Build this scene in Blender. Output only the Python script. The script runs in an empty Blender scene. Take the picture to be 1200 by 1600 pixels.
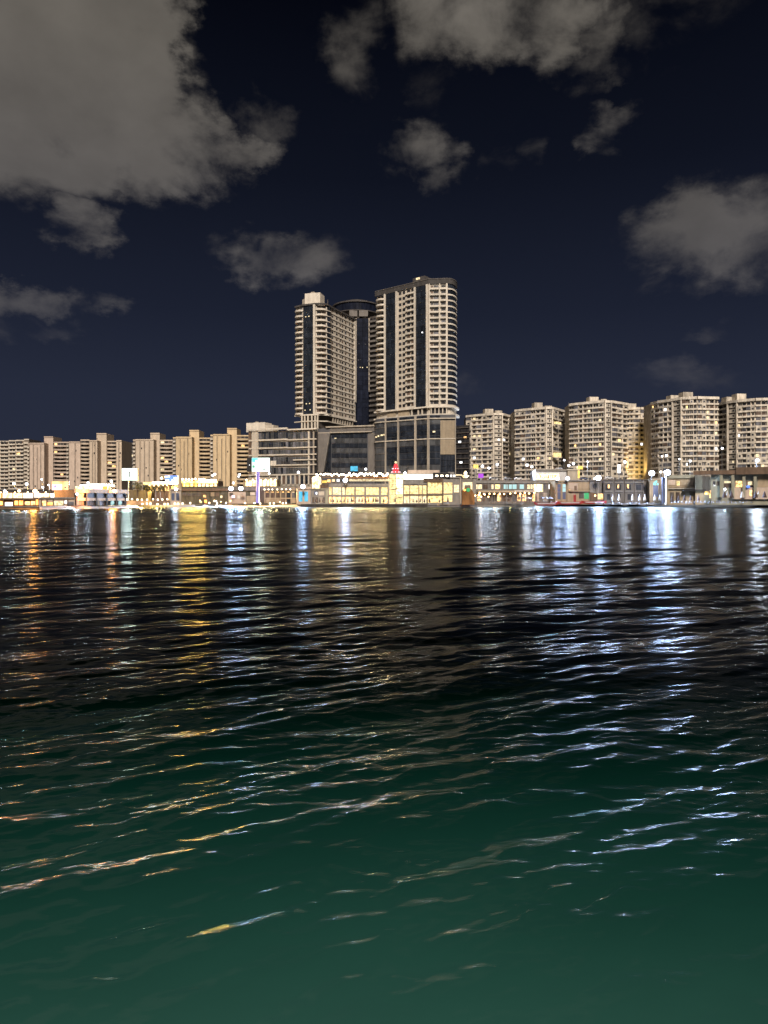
import bpy, math, random
import numpy as np
random.seed(7)
rng = np.random.default_rng(11)
R = math.radians
S = bpy.context.scene
COL = S.collection

# ------------------------------------------------------------------ camera
F, HCAM, HOR = 1067.0, 3.0, 783.0          # focal length in photo pixels, eye height, horizon row
cam = bpy.data.cameras.new('camera')
cam.sensor_fit = 'VERTICAL'; cam.sensor_height = 36.0; cam.sensor_width = 27.0
cam.lens = 36.0 * F / 1600.0
cam.shift_y = -(800.0 - HOR) / 1600.0
cam.clip_start = 0.1; cam.clip_end = 9000
camo = bpy.data.objects.new('camera', cam); COL.objects.link(camo)
camo.location = (0, 0, HCAM); camo.rotation_euler = (R(90), 0, 0)
S.camera = camo
S.view_settings.view_transform = 'Standard'; S.view_settings.look = 'None'
S.view_settings.exposure = 0.0; S.view_settings.gamma = 1.0
S.render.engine = 'CYCLES'
cy = S.cycles
cy.use_denoising = True
try: cy.denoiser = 'OPENIMAGEDENOISE'
except Exception: pass
cy.max_bounces = 6; cy.diffuse_bounces = 2; cy.glossy_bounces = 3; cy.transmission_bounces = 3
cy.transparent_max_bounces = 8; cy.volume_bounces = 0
cy.caustics_reflective = False; cy.caustics_refractive = False
cy.sample_clamp_indirect = 6.0; cy.sample_clamp_direct = 60.0
cy.use_light_tree = True

# ------------------------------------------------------------------ night sky
W = bpy.data.worlds.new('World'); S.world = W; W.use_nodes = True
wt = W.node_tree; wn = wt.nodes; wn.clear()
def wnode(t, **kw):
    n = wn.new(t)
    for k, v in kw.items(): setattr(n, k, v)
    return n
def wl(a, b): wt.links.new(a, b)
def wmath(op, a, b=None, c=None, clamp=False):
    n = wnode('ShaderNodeMath', operation=op, use_clamp=clamp)
    for i, v in enumerate((a, b, c)):
        if v is None: continue
        if isinstance(v, (int, float)): n.inputs[i].default_value = v
        else: wl(v, n.inputs[i])
    return n.outputs[0]
tc = wnode('ShaderNodeTexCoord')
sep = wnode('ShaderNodeSeparateXYZ'); wl(tc.outputs['Generated'], sep.inputs[0])
az = wmath('ARCTAN2', sep.outputs[0], sep.outputs[1])
el = wmath('ARCSINE', sep.outputs[2])
comb = wnode('ShaderNodeCombineXYZ'); wl(az, comb.inputs[0]); wl(el, comb.inputs[1])
# ragged edges: warp the cloud coordinates
nz1 = wnode('ShaderNodeTexNoise'); nz1.inputs['Scale'].default_value = 9; nz1.inputs['Detail'].default_value = 8
nz1.inputs['Roughness'].default_value = .64
mpn = wnode('ShaderNodeMapping'); mpn.inputs['Scale'].default_value = (1, 1.5, 1); wl(comb.outputs[0], mpn.inputs[0])
wl(mpn.outputs[0], nz1.inputs['Vector'])
sub = wnode('ShaderNodeVectorMath', operation='SUBTRACT'); wl(nz1.outputs['Color'], sub.inputs[0]); sub.inputs[1].default_value = (.5, .5, .5)
mad = wnode('ShaderNodeVectorMath', operation='MULTIPLY_ADD'); wl(sub.outputs[0], mad.inputs[0]); mad.inputs[1].default_value = (.15, .10, 0); wl(comb.outputs[0], mad.inputs[2])
nz4 = wnode('ShaderNodeTexNoise'); nz4.inputs['Scale'].default_value = 34; nz4.inputs['Detail'].default_value = 5; wl(mpn.outputs[0], nz4.inputs['Vector'])
sub4 = wnode('ShaderNodeVectorMath', operation='SUBTRACT'); wl(nz4.outputs['Color'], sub4.inputs[0]); sub4.inputs[1].default_value = (.5, .5, .5)
mad4 = wnode('ShaderNodeVectorMath', operation='MULTIPLY_ADD'); wl(sub4.outputs[0], mad4.inputs[0]); mad4.inputs[1].default_value = (.05, .035, 0); wl(mad.outputs[0], mad4.inputs[2])
warped = mad4.outputs[0]
def azel(px, py):
    a = math.atan((px - 600) / F); return a, math.atan((HOR - py) / F * math.cos(a))
BLOBS = [(50, 70, 235, 200, 2.3), (200, 95, 100, 175, 1.6), (110, 205, 215, 85, 1.6), (255, 235, 150, 80, 1.2), (365, 234, 80, 36, .95),
         (230, 285, 75, 46, .9), (415, 195, 50, 40, .38), (150, 265, 60, 34, .7),
         (770, -5, 195, 84, 1.2), (850, 36, 115, 74, 1.0), (930, 60, 60, 60, .5), (545, 75, 60, 66, .33), (640, -10, 70, 40, .5),
         (640, 245, 85, 46, .7), (692, 285, 44, 36, .55), (130, 350, 66, 42, 1.0), (440, 394, 120, 46, .85), (490, 385, 60, 34, .5),
         (1120, 355, 140, 72, .95), (1190, 385, 130, 66, .9), (1060, 400, 85, 52, .7), (1040, 452, 70, 26, .34), (1165, 315, 70, 40, .6),
         (45, 463, 110, 34, .95), (166, 474, 44, 24, .65), (85, 510, 60, 22, .38), (10, 500, 50, 24, .34), (1060, 592, 90, 28, .36), (735, 602, 44, 30, .34),
         (955, 196, 46, 32, .40), (828, 220, 34, 34, .24), (775, 242, 34, 34, .18), (1113, 518, 42, 16, .34), (716, 448, 22, 16, .34), (672, 150, 40, 32, .16),
         (1050, 20, 110, 60, .22)]
acc = None
for (px, py, rx, ry, w) in BLOBS:
    if w < .45: w *= 1.2
    a, e = azel(px, py)
    s1 = wnode('ShaderNodeVectorMath', operation='SUBTRACT'); wl(warped, s1.inputs[0]); s1.inputs[1].default_value = (a, e, 0)
    s2 = wnode('ShaderNodeVectorMath', operation='MULTIPLY'); wl(s1.outputs[0], s2.inputs[0]); s2.inputs[1].default_value = (F / rx, F / ry, 0)
    s3 = wnode('ShaderNodeVectorMath', operation='DOT_PRODUCT'); wl(s2.outputs[0], s3.inputs[0]); wl(s2.outputs[0], s3.inputs[1])
    g = wmath('MULTIPLY_ADD', s3.outputs['Value'], -w, w)
    g = wmath('MAXIMUM', g, 0.0)
    acc = g if acc is None else wmath('MAXIMUM', acc, g)
# the same broken cloud goes on all round, behind the viewer too
nz0 = wnode('ShaderNodeTexNoise'); nz0.inputs['Scale'].default_value = 2.6; nz0.inputs['Detail'].default_value = 2; wl(tc.outputs['Generated'], nz0.inputs['Vector'])
back = wmath('MULTIPLY', wmath('SUBTRACT', nz0.outputs['Fac'], .5), 5.0, clamp=True)
side = wmath('MULTIPLY', wmath('SUBTRACT', wmath('ABSOLUTE', az), .62), 4.0, clamp=True)
acc = wmath('MAXIMUM', acc, wmath('MULTIPLY', back, side))
nz2 = wnode('ShaderNodeTexNoise'); nz2.inputs['Scale'].default_value = 8; nz2.inputs['Detail'].default_value = 9; nz2.inputs['Roughness'].default_value = .56; nz2.inputs['Distortion'].default_value = .3
wl(mpn.outputs[0], nz2.inputs['Vector'])
dens = wmath('ADD', wmath('MULTIPLY', acc, .85), wmath('MULTIPLY_ADD', nz2.outputs['Fac'], 3.0, -1.62))
dens = wmath('MULTIPLY', dens, wmath('GREATER_THAN', acc, .0001))
rampc = wnode('ShaderNodeMapRange', interpolation_type='SMOOTHSTEP'); wl(dens, rampc.inputs['Value'])
rampc.inputs['From Min'].default_value = -.12; rampc.inputs['From Max'].default_value = .95
thin = wmath('MULTIPLY', rampc.outputs[0], wmath('MULTIPLY_ADD', acc, 1.5, .04, clamp=True), clamp=True)
# clear-sky gradient
elr = wmath('DIVIDE', wmath('MAXIMUM', el, 0.0), R(60))
sky = wnode('ShaderNodeValToRGB'); wl(elr, sky.inputs[0])
cr = sky.color_ramp
cr.elements[0].position = 0; cr.elements[0].color = (.023, .028, .049, 1)
cr.elements[1].position = 1; cr.elements[1].color = (.0006, .0009, .002, 1)
for p, c in ((.14, (.0195, .0245, .045, 1)), (.25, (.0115, .0150, .0295, 1)), (.42, (.0047, .0064, .0135, 1)), (.62, (.0012, .0017, .0042, 1))):
    e = cr.elements.new(p); e.color = c
nz3 = wnode('ShaderNodeTexNoise'); nz3.inputs['Scale'].default_value = 6; nz3.inputs['Detail'].default_value = 6; wl(mpn.outputs[0], nz3.inputs['Vector'])
cb = wmath('MULTIPLY_ADD', nz3.outputs['Fac'], 1.0, .46)
ccol = wnode('ShaderNodeValToRGB'); wl(elr, ccol.inputs[0])
c2 = ccol.color_ramp
c2.elements[0].position = .1; c2.elements[0].color = (.074, .074, .090, 1)
c2.elements[1].position = .55; c2.elements[1].color = (.135, .122, .106, 1)
cm = wnode('ShaderNodeVectorMath', operation='SCALE'); wl(ccol.outputs[0], cm.inputs[0]); wl(cb, cm.inputs['Scale'])
mix = wnode('ShaderNodeMix', data_type='RGBA'); wl(thin, mix.inputs['Factor']); wl(sky.outputs[0], mix.inputs['A']); wl(cm.outputs[0], mix.inputs['B'])
bg = wnode('ShaderNodeBackground'); bg.inputs['Strength'].default_value = 1.0; wl(mix.outputs['Result'], bg.inputs[0])
out = wnode('ShaderNodeOutputWorld'); wl(bg.outputs[0], out.inputs[0])
W.cycles.sampling_method = 'NONE'

# ------------------------------------------------------------------ added soft sun behind the viewer: stands in for floodlights, lights facades and seabed
sun = bpy.data.lights.new('front_fill_sun', 'SUN'); sun.energy = 5.0; sun.angle = R(14); sun.color = (1.0, .885, .76)
suno = bpy.data.objects.new('front_fill_sun', sun); COL.objects.link(suno)
suno.rotation_euler = (R(49), 0, R(3)); suno.location = (0, -30, 60)

# ------------------------------------------------------------------ materials
MATS = {}
def mat(name, col, rough=.8, var=.12, scale=.6, metal=0.0, spec=.3, stain=0.0):
    m = bpy.data.materials.new(name); m.use_nodes = True
    nt = m.node_tree; b = nt.nodes['Principled BSDF']
    b.inputs['Roughness'].default_value = rough; b.inputs['Metallic'].default_value = metal
    b.inputs['Specular IOR Level'].default_value = spec
    if var > 0:
        g = nt.nodes.new('ShaderNodeNewGeometry')
        mp = nt.nodes.new('ShaderNodeMapping'); mp.inputs['Scale'].default_value = (1, 1, .35)
        n = nt.nodes.new('ShaderNodeTexNoise'); n.inputs['Scale'].default_value = scale; n.inputs['Detail'].default_value = 5
        r = nt.nodes.new('ShaderNodeValToRGB')
        r.color_ramp.elements[0].position = .3; r.color_ramp.elements[1].position = .72
        lo = [max(0, c * (1 - var * 1.6)) for c in col]; hi = [min(1, c * (1 + var)) for c in col]
        r.color_ramp.elements[0].color = (*lo, 1); r.color_ramp.elements[1].color = (*hi, 1)
        nt.links.new(g.outputs['Position'], mp.inputs[0]); nt.links.new(mp.outputs[0], n.inputs['Vector'])
        nt.links.new(n.outputs['Fac'], r.inputs[0])
        oi = nt.nodes.new('ShaderNodeObjectInfo')                      # each piece weathers a little differently
        hs = nt.nodes.new('ShaderNodeHueSaturation'); nt.links.new(r.outputs[0], hs.inputs['Color'])
        mr = nt.nodes.new('ShaderNodeMapRange'); mr.inputs['To Min'].default_value = 1 - var * .9; mr.inputs['To Max'].default_value = 1 + var * .7
        nt.links.new(oi.outputs['Random'], mr.inputs['Value']); nt.links.new(mr.outputs[0], hs.inputs['Value'])
        nt.links.new(hs.outputs[0], b.inputs['Base Color'])
    else:
        b.inputs['Base Color'].default_value = (*col, 1)
    MATS[name] = m; return m
def glow(name, col, strength, var=0.0, scale=.8, dark=.15):
    m = bpy.data.materials.new(name); m.use_nodes = True
    nt = m.node_tree; b = nt.nodes['Principled BSDF']
    b.inputs['Base Color'].default_value = (*[c * .5 for c in col], 1); b.inputs['Roughness'].default_value = .5
    b.inputs['Emission Strength'].default_value = strength
    if var:
        g = nt.nodes.new('ShaderNodeNewGeometry')
        n = nt.nodes.new('ShaderNodeTexNoise'); n.inputs['Scale'].default_value = scale; n.inputs['Detail'].default_value = 4
        r = nt.nodes.new('ShaderNodeValToRGB'); r.color_ramp.elements[0].position = .36; r.color_ramp.elements[1].position = .58
        r.color_ramp.elements[0].color = (*[c * dark for c in (col[0], col[1] * .8, col[2] * .6)], 1); r.color_ramp.elements[1].color = (*col, 1)
        nt.links.new(g.outputs['Position'], n.inputs['Vector']); nt.links.new(n.outputs['Fac'], r.inputs[0])
        nt.links.new(r.outputs[0], b.inputs['Emission Color'])
    else:
        b.inputs['Emission Color'].default_value = (*col, 1)
    m.cycles.emission_sampling = 'NONE'        # broad glowing faces are found by the rays themselves; only true lamps are sampled
    MATS[name] = m; return m
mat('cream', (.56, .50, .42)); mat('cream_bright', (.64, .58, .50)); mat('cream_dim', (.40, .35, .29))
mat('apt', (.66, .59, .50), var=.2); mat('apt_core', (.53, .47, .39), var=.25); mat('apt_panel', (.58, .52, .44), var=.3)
mat('pink', (.50, .40, .33), var=.12); mat('left_wall', (.55, .45, .35), var=.1); mat('left_gold_lit', (.60, .46, .29), var=.1)  # the golden walls carry their warm night lighting in the colour
mat('left_recess_shade', (.24, .20, .165), var=.2)  # darker wall copy: shade behind the left balconies put into the colour
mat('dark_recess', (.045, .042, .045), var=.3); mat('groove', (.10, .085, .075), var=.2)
mat('window_dark', (.030, .030, .036), rough=.35, var=.5, spec=.4)
mat('window_grey', (.13, .13, .15), rough=.4, var=.4, spec=.4); mat('window_brown', (.13, .09, .07), rough=.5, var=.4)
mat('glass', (.022, .027, .038), rough=.22, var=.35, spec=.5); mat('glass_grey', (.075, .078, .085), rough=.3, var=.3, spec=.5)
mat('glass_navy', (.012, .015, .028), rough=.2, var=.3, spec=.5)
mat('mullion', (.10, .10, .11), rough=.5, var=.1)
mat('stone_grey', (.16, .145, .135), var=.15); mat('roof_dark', (.075, .068, .066), var=.2); mat('tan', (.37, .30, .215), var=.1)
mat('grey_wall', (.24, .225, .21), var=.15); mat('brown', (.15, .10, .07), var=.2); mat('orange_wall', (.34, .16, .06), var=.3)
mat('olive', (.12, .105, .075), var=.35); mat('green_wall', (.31, .30, .235), var=.12); mat('tan_wall', (.34, .265, .18), var=.12)
mat('metal', (.30, .30, .31), rough=.4, metal=.6, var=.1); mat('black', (.02, .02, .022), rough=.6, var=.2)
mat('purple', (.10, .06, .30), var=.1); mat('sand', (.10, .085, .07), var=.3, scale=.15); mat('asphalt', (.05, .05, .05), var=.2, scale=.1)
mat('quay', (.055, .047, .043), var=.35, scale=.35); mat('seabed_sand', (.53, .57, .54), var=.06, scale=.25)
mat('red', (.30, .03, .03), rough=.5, var=.2); mat('white_paint', (.62, .62, .64), rough=.5, var=.1); mat('canvas', (.40, .36, .32), var=.15)
mat('canvas_dark', (.06, .04, .04), var=.3); mat('bark', (.14, .10, .07), var=.3); mat('frond', (.12, .10, .04), var=.4, scale=2)
mat('leaf', (.07, .075, .03), var=.5, scale=2); mat('car_grey', (.25, .25, .27), rough=.3, var=.1); mat('tyre', (.02, .02, .02), var=0)
mat('boat_blue', (.10, .12, .2), rough=.5)
glow('lit_warm', (1, .60, .24), 2.8, .5, 1.2); glow('lit_yellow', (1, .78, .36), 1.25, .5, 1.0, .22); glow('lit_cream', (1, .84, .52), 1.15, .5, 1.3, .3)
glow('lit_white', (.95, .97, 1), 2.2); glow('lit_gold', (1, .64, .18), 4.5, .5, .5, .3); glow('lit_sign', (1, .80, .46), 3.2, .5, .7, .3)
glow('lit_orange', (1, .40, .09), 5.0, .5, .6, .3); glow('bulb', (1, .80, .54), 14); glow('bulb_amber', (1, .62, .28), 12)
LAMPS = {'lamp_white': ((.70, .82, 1), 2600), 'lamp_blue': ((.44, .62, 1), 4300), 'lamp_warm': ((1, .82, .5), 500), 'lamp_small': ((.85, .9, 1), 260),
         'lamp_orange': ((1, .36, .07), 4400), 'lamp_amber': ((1, .5, .12), 400),
         'gold': ((1, .60, .13), 6500), 'bulb': ((1, .70, .32), 4500), 'bulb_amber': ((1, .52, .16), 900), 'screen': ((.80, 1, .95), 48)}
for k_, (c_, L_) in LAMPS.items():
    if k_.startswith('lamp'): glow(k_, tuple(.4 * x + .6 for x in c_) if k_ not in ('lamp_orange', 'lamp_amber') else (1, .55, .2), 14)
glow('cyan', (.08, .48, .78), .9, .5, .5, .5); glow('blue_lit', (.10, .22, .75), 1.3); glow('teal', (.15, .75, .75), 1.3); glow('green_lit', (.05, .40, .15), .7)
glow('red_lit', (.85, .04, .06), .9, .5, .7, .25); glow('purple_lit', (.35, .05, .6), .8); glow('screen_white', (.78, 1, .94), 1.5)
glow('screen_sky', (.10, .62, .75), 1.2); glow('screen_orange', (1, .55, .25), 1.8, .5, .35, .6); glow('screen_pink', (.95, .70, .80), 1.6)
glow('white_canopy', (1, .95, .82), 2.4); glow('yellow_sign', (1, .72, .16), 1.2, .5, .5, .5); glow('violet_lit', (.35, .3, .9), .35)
glow('pale_blue', (.45, .75, .8), .6)

# ------------------------------------------------------------------ helpers
def X(px, D): return (px - 600) / F * D
def Z(py, D): return HCAM + (HOR - py) / F * D
CUBE = {}; CYL = {}; ICO = {}; CONE = {}
def unit_cube(m):
    if m not in CUBE:
        v = [(x, y, z) for z in (-.5, .5) for y in (-.5, .5) for x in (-.5, .5)]
        f = [(0, 2, 3, 1), (4, 5, 7, 6), (0, 1, 5, 4), (2, 6, 7, 3), (0, 4, 6, 2), (1, 3, 7, 5)]
        me = bpy.data.meshes.new('box_' + m); me.from_pydata(v, [], f); me.materials.append(MATS[m]); CUBE[m] = me
    return CUBE[m]
def unit_cyl(m, n=12, top=1.0):
    k = (m, n, top)
    if k not in CYL:
        v = [(math.cos(2 * math.pi * i / n) * .5, math.sin(2 * math.pi * i / n) * .5, -.5) for i in range(n)]
        v += [(x * top, y * top, .5) for x, y, _ in v]
        f = [(i, (i + 1) % n, (i + 1) % n + n, i + n) for i in range(n)] + [tuple(range(n))[::-1], tuple(range(n, 2 * n))]
        me = bpy.data.meshes.new('cyl_' + m); me.from_pydata(v, [], f); me.materials.append(MATS[m]); CYL[k] = me
    return CYL[k]
def unit_ball(m):
    if m not in ICO:
        n, k = 8, 5
        v = [(0, 0, -.5)]
        for j in range(1, k):
            t = math.pi * j / k
            for i in range(n): v.append((math.sin(t) * math.cos(2 * math.pi * i / n) * .5, math.sin(t) * math.sin(2 * math.pi * i / n) * .5, -math.cos(t) * .5))
        v.append((0, 0, .5)); f = []
        for i in range(n): f.append((0, 1 + (i + 1) % n, 1 + i))
        for j in range(k - 2):
            for i in range(n):
                a = 1 + j * n; f.append((a + i, a + (i + 1) % n, a + n + (i + 1) % n, a + n + i))
        a = 1 + (k - 2) * n
        for i in range(n): f.append((a + i, a + (i + 1) % n, len(v) - 1))
        me = bpy.data.meshes.new('ball_' + m); me.from_pydata(v, [], f); me.materials.append(MATS[m]); ICO[m] = me
    return ICO[m]
def link(name, me, parent=None, loc=(0, 0, 0), rz=0, sc=(1, 1, 1)):
    o = bpy.data.objects.new(name, me); COL.objects.link(o)
    o.location = loc; o.rotation_euler = (0, 0, rz); o.scale = sc
    if parent is not None:
        p = parent.location; o.parent = parent; o.location = (loc[0] - p[0], loc[1] - p[1], loc[2] - p[2])
    return o
def tag(o, label, cat, group=None):
    o['label'] = label; o['category'] = cat
    if group: o['group'] = group
    return o
def thing(name, label, cat, loc, group=None):
    o = bpy.data.objects.new(name, None); COL.objects.link(o); o.location = loc; o.empty_display_size = 1
    return tag(o, label, cat, group)
def sub(part, child):
    """hang a piece under a part: it keeps its place"""
    child.parent = part; child.matrix_parent_inverse = part.matrix_basis.inverted(); return child
def lamp_light(th, m, loc, r):
    """the light of one lamp or lit screen, just in front of it"""
    c, L = LAMPS[m]; l = bpy.data.lights.new('lamp_light', 'SPOT'); l.spot_size = R(158); l.spot_blend = .25; l.color = c; l.shadow_soft_size = r; l.energy = L * 4 * math.pi ** 2 * r * r
    o = bpy.data.objects.new('lamp_light', l); COL.objects.link(o); p = th.location; o.parent = th; o.location = (loc[0] - p[0], loc[1] - p[1], loc[2] - p[2]); o.rotation_euler = (R(84), 0, R(180))
def bx(th, name, c, s, m, rz=0): return link(name, unit_cube(m), th, c, rz, s)
def cyl(th, name, c, d, h, m, top=1.0, n=12): return link(name, unit_cyl(m, n, top), th, c, 0, (d, d, h))
def ball(th, name, c, d, m): return link(name, unit_ball(m), th, c, 0, (d, d, d) if not isinstance(d, tuple) else d)
def prism(th, name, pts, z0, z1, m):
    n = len(pts)
    p = th.location if th is not None else (0, 0, 0)
    v = [(x - p[0], y - p[1], z0 - p[2]) for x, y in pts] + [(x - p[0], y - p[1], z1 - p[2]) for x, y in pts]
    ar = sum(pts[i][0] * pts[(i + 1) % n][1] - pts[(i + 1) % n][0] * pts[i][1] for i in range(n))
    f = [(i, (i + 1) % n, (i + 1) % n + n, i + n) for i in range(n)] + [tuple(range(n))[::-1], tuple(range(n, 2 * n))]
    if ar < 0: f = [q[::-1] for q in f]
    me = bpy.data.meshes.new(name); me.from_pydata(v, [], f); me.materials.append(MATS[m])
    o = bpy.data.objects.new(name, me); COL.objects.link(o); o.parent = th; return o
def band_mesh(pts, h, thick, m):
    """a strip of height h along a plan line, thick outward (towards the viewer side)"""
    n = len(pts); P = np.array(pts, float); T = np.gradient(P, axis=0); T /= np.linalg.norm(T, axis=1)[:, None]
    N = np.stack([T[:, 1], -T[:, 0]], 1)                    # outward for lines that run left to right
    Q = P + N * thick
    v = []
    for z in (0, h):
        v += [(x, y, z) for x, y in P] + [(x, y, z) for x, y in Q]
    f = []
    for i in range(n - 1):
        a, b, c, d = i, i + 1, n + i, n + i + 1
        f += [(c, d, d + 2 * n, c + 2 * n), (b, a, a + 2 * n, b + 2 * n), (a, b, d, c), (a + 2 * n, c + 2 * n, d + 2 * n, b + 2 * n)]
    f += [(0, n, 3 * n, 2 * n), (n - 1, 3 * n - 1, 4 * n - 1, 2 * n - 1)]
    me = bpy.data.meshes.new('band'); me.from_pydata(v, [], f); me.materials.append(MATS[m]); return me
def place(th, name, me, z):
    o = bpy.data.objects.new(name, me); COL.objects.link(o); o.parent = th
    p = th.location; o.location = (-p[0], -p[1], z - p[2]); return o
def arc(A, B, bulge, n=9):
    A = np.array(A, float); B = np.array(B, float); d = B - A; nn = np.array([d[1], -d[0]]) / np.linalg.norm(d)
    return [tuple(A + d * t + nn * bulge * math.sin(math.pi * t) ** .8) for t in np.linspace(0, 1, n)]
class Fac:
    """a vertical facade plane between two plan points, read off by photo column"""
    def __init__(s, a, b):
        s.A = np.array([X(*a), a[1]]); s.B = np.array([X(*b), b[1]]); d = s.B - s.A; s.d = d; s.u = d / np.linalg.norm(d)
        s.n = np.array([s.u[1], -s.u[0]]); s.rz = math.atan2(s.u[1], s.u[0])
    def at(s, px):
        u = (px - 600) / F; t = (u * s.A[1] - s.A[0]) / (s.d[0] - u * s.d[1]); return s.A + s.d * t
    def bz(s, th, name, p0, p1, z0, z1, m, proud=.1, thick=.3):
        a = s.at(p0); b = s.at(p1); c = (a + b) / 2 + s.n * (proud - thick / 2)
        return bx(th, name, (c[0], c[1], (z0 + z1) / 2), (float(np.linalg.norm(b - a)), thick, z1 - z0), m, s.rz)
    def b(s, th, name, p0, p1, y0, y1, m, proud=.1, thick=.3):
        D = float(s.at((p0 + p1) / 2)[1]); return s.bz(th, name, p0, p1, Z(y1, D), Z(y0, D), m, proud, thick)
    def p(s, px, off=0.0):
        q = s.at(px) + s.n * off; return (float(q[0]), float(q[1]))

# ------------------------------------------------------------------ the setting: sea, seabed, shore, ground
SHORE = [(-700, 235), (-200, 236), (0, 240), (60, 247), (110, 258), (170, 292), (230, 318), (300, 330), (400, 343), (480, 336), (520, 333), (660, 345),
         (740, 352), (850, 372), (960, 378), (1050, 368), (1120, 350), (1200, 330), (1400, 318), (1900, 318)]
shore = [(X(p, d), d) for p, d in SHORE]
def sea():
    def rows():
        y = -14.0; r = []
        while y < 430:
            r.append(y); a = max(abs(y), 3.2)
            y += min(max(.023, a * a / (3 * 683) * .45), .42)
        return np.array(r)
    ys = rows(); nc = 620
    t = np.linspace(-1, 1, nc)
    hw = .66 * np.abs(ys) + 4.5
    XX = hw[:, None] * t[None, :]; YY = np.repeat(ys[:, None], nc, 1)
    sp = np.maximum(np.gradient(ys)[:, None], 0) * np.ones((1, nc))
    ZZ = np.zeros_like(XX)
    # swell, chop and ripples; crests run from near left to far right
    comps = []
    def add(n, l0, l1, ang, spread, slope):
        for _ in range(n):
            lam = math.exp(rng.uniform(math.log(l0), math.log(l1)))
            th = R(ang + rng.normal(0, spread)); k = 2 * math.pi / lam
            comps.append((lam, -math.sin(th) * k, math.cos(th) * k, slope * math.sqrt(2.0 / n) / k, rng.uniform(0, 6.283)))
    add(16, 2.6, 7.0, 27, 13, .036)
    add(26, .8, 2.0, 30, 16, .070)
    add(40, .22, .70, 24, 22, .108)
    add(34, .09, .20, 18, 32, .068)
    gust = .75 + .35 * np.sin(XX * .21 + YY * .13 + 1.0) * np.sin(YY * .17 - XX * .07)
    for lam, kx, ky, a, ph in comps:
        fade = np.clip((lam / (sp * 2.6) - 1.0), 0, 1)
        if fade.max() <= 0: continue
        ar = kx * XX + ky * YY + ph
        g = gust if lam < .9 else 1.0
        ZZ += fade * a * g * (np.sin(ar) + .22 * np.cos(2 * ar))
    nr = len(ys); n0 = nr * nc
    V = np.stack([XX.ravel(), YY.ravel(), ZZ.ravel()], 1)
    i = np.arange(nr - 1)[:, None] * nc + np.arange(nc - 1)[None, :]
    Q = np.stack([i, i + 1, i + nc + 1, i + nc], -1).reshape(-1, 4)
    ring = list(range(nc)) + [r * nc + nc - 1 for r in range(1, nr)] + [(nr - 1) * nc + c for c in range(nc - 2, -1, -1)] + [r * nc for r in range(nr - 2, 0, -1)]
    ring = np.array(ring); m = len(ring)
    low = V[ring].copy(); low[:, 2] = -6.0
    V = np.vstack([V, low])
    nx = np.roll(np.arange(m), -1)
    K = np.stack([ring, np.arange(m) + n0, nx + n0, ring[nx]], 1)
    me = bpy.data.meshes.new('sea')
    nf = len(Q) + len(K)
    me.vertices.add(len(V)); me.vertices.foreach_set('co', V.ravel())
    loops = np.concatenate([Q.ravel(), K.ravel(), (np.arange(m) + n0)[::-1]])
    me.loops.add(len(loops)); me.loops.foreach_set('vertex_index', loops)
    me.polygons.add(nf + 1)
    st = np.concatenate([np.arange(nf) * 4, [nf * 4]]); me.polygons.foreach_set('loop_start', st)
    sm = np.zeros(nf + 1, bool); sm[:len(Q)] = True; me.polygons.foreach_set('use_smooth', sm)
    me.update(calc_edges=True); me.validate()
    w = bpy.data.materials.new('sea_water'); w.use_nodes = True; nt = w.node_tree; nd = nt.nodes; nd.clear()
    o = nd.new('ShaderNodeOutputMaterial'); mx = nd.new('ShaderNodeMixShader'); gl = nd.new('ShaderNodeBsdfGlossy'); tr = nd.new('ShaderNodeBsdfTransparent')
    fr = nd.new('ShaderNodeFresnel'); fr.inputs['IOR'].default_value = 1.34
    g = nd.new('ShaderNodeNewGeometry')
    mp = nd.new('ShaderNodeMapping'); mp.inputs['Rotation'].default_value = (0, 0, R(-24)); mp.inputs['Scale'].default_value = (.45, 1, 1)
    nz = nd.new('ShaderNodeTexNoise'); nz.inputs['Scale'].default_value = 13; nz.inputs['Detail'].default_value = 4; nz.inputs['Roughness'].default_value = .6
    bp = nd.new('ShaderNodeBump'); bp.inputs['Strength'].default_value = 1; bp.inputs['Distance'].default_value = .004
    nt.links.new(g.outputs['Position'], mp.inputs[0]); nt.links.new(mp.outputs[0], nz.inputs['Vector'])
    nt.links.new(nz.outputs['Fac'], bp.inputs['Height'])
    # roughness rises with distance, standing in for ripples the coarser far mesh leaves out
    sx = nd.new('ShaderNodeSeparateXYZ'); nt.links.new(g.outputs['Position'], sx.inputs[0])
    mr = nd.new('ShaderNodeMapRange'); mr.inputs['From Min'].default_value = 5; mr.inputs['From Max'].default_value = 110
    mr.inputs['To Min'].default_value = .08; mr.inputs['To Max'].default_value = .18
    nt.links.new(sx.outputs[1], mr.inputs['Value']); nt.links.new(mr.outputs[0], gl.inputs['Roughness'])
    for n_ in (gl, fr): nt.links.new(bp.outputs[0], n_.inputs['Normal'])
    ml = nd.new('ShaderNodeMath'); ml.operation = 'MULTIPLY'; inv = nd.new('ShaderNodeMath'); inv.operation = 'SUBTRACT'; inv.inputs[0].default_value = 1.0
    mn = nd.new('ShaderNodeMath'); mn.operation = 'MINIMUM'; mn.inputs[1].default_value = .16      # wave slopes hide the grazing facets of a rough sea
    nt.links.new(fr.outputs[0], mn.inputs[0]); nt.links.new(g.outputs['Backfacing'], inv.inputs[1]); nt.links.new(mn.outputs[0], ml.inputs[0]); nt.links.new(inv.outputs[0], ml.inputs[1])   # from below the sheet just lets light through
    nt.links.new(ml.outputs[0], mx.inputs[0]); nt.links.new(tr.outputs[0], mx.inputs[1]); nt.links.new(gl.outputs[0], mx.inputs[2])
    nt.links.new(mx.outputs[0], o.inputs['Surface'])
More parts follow.
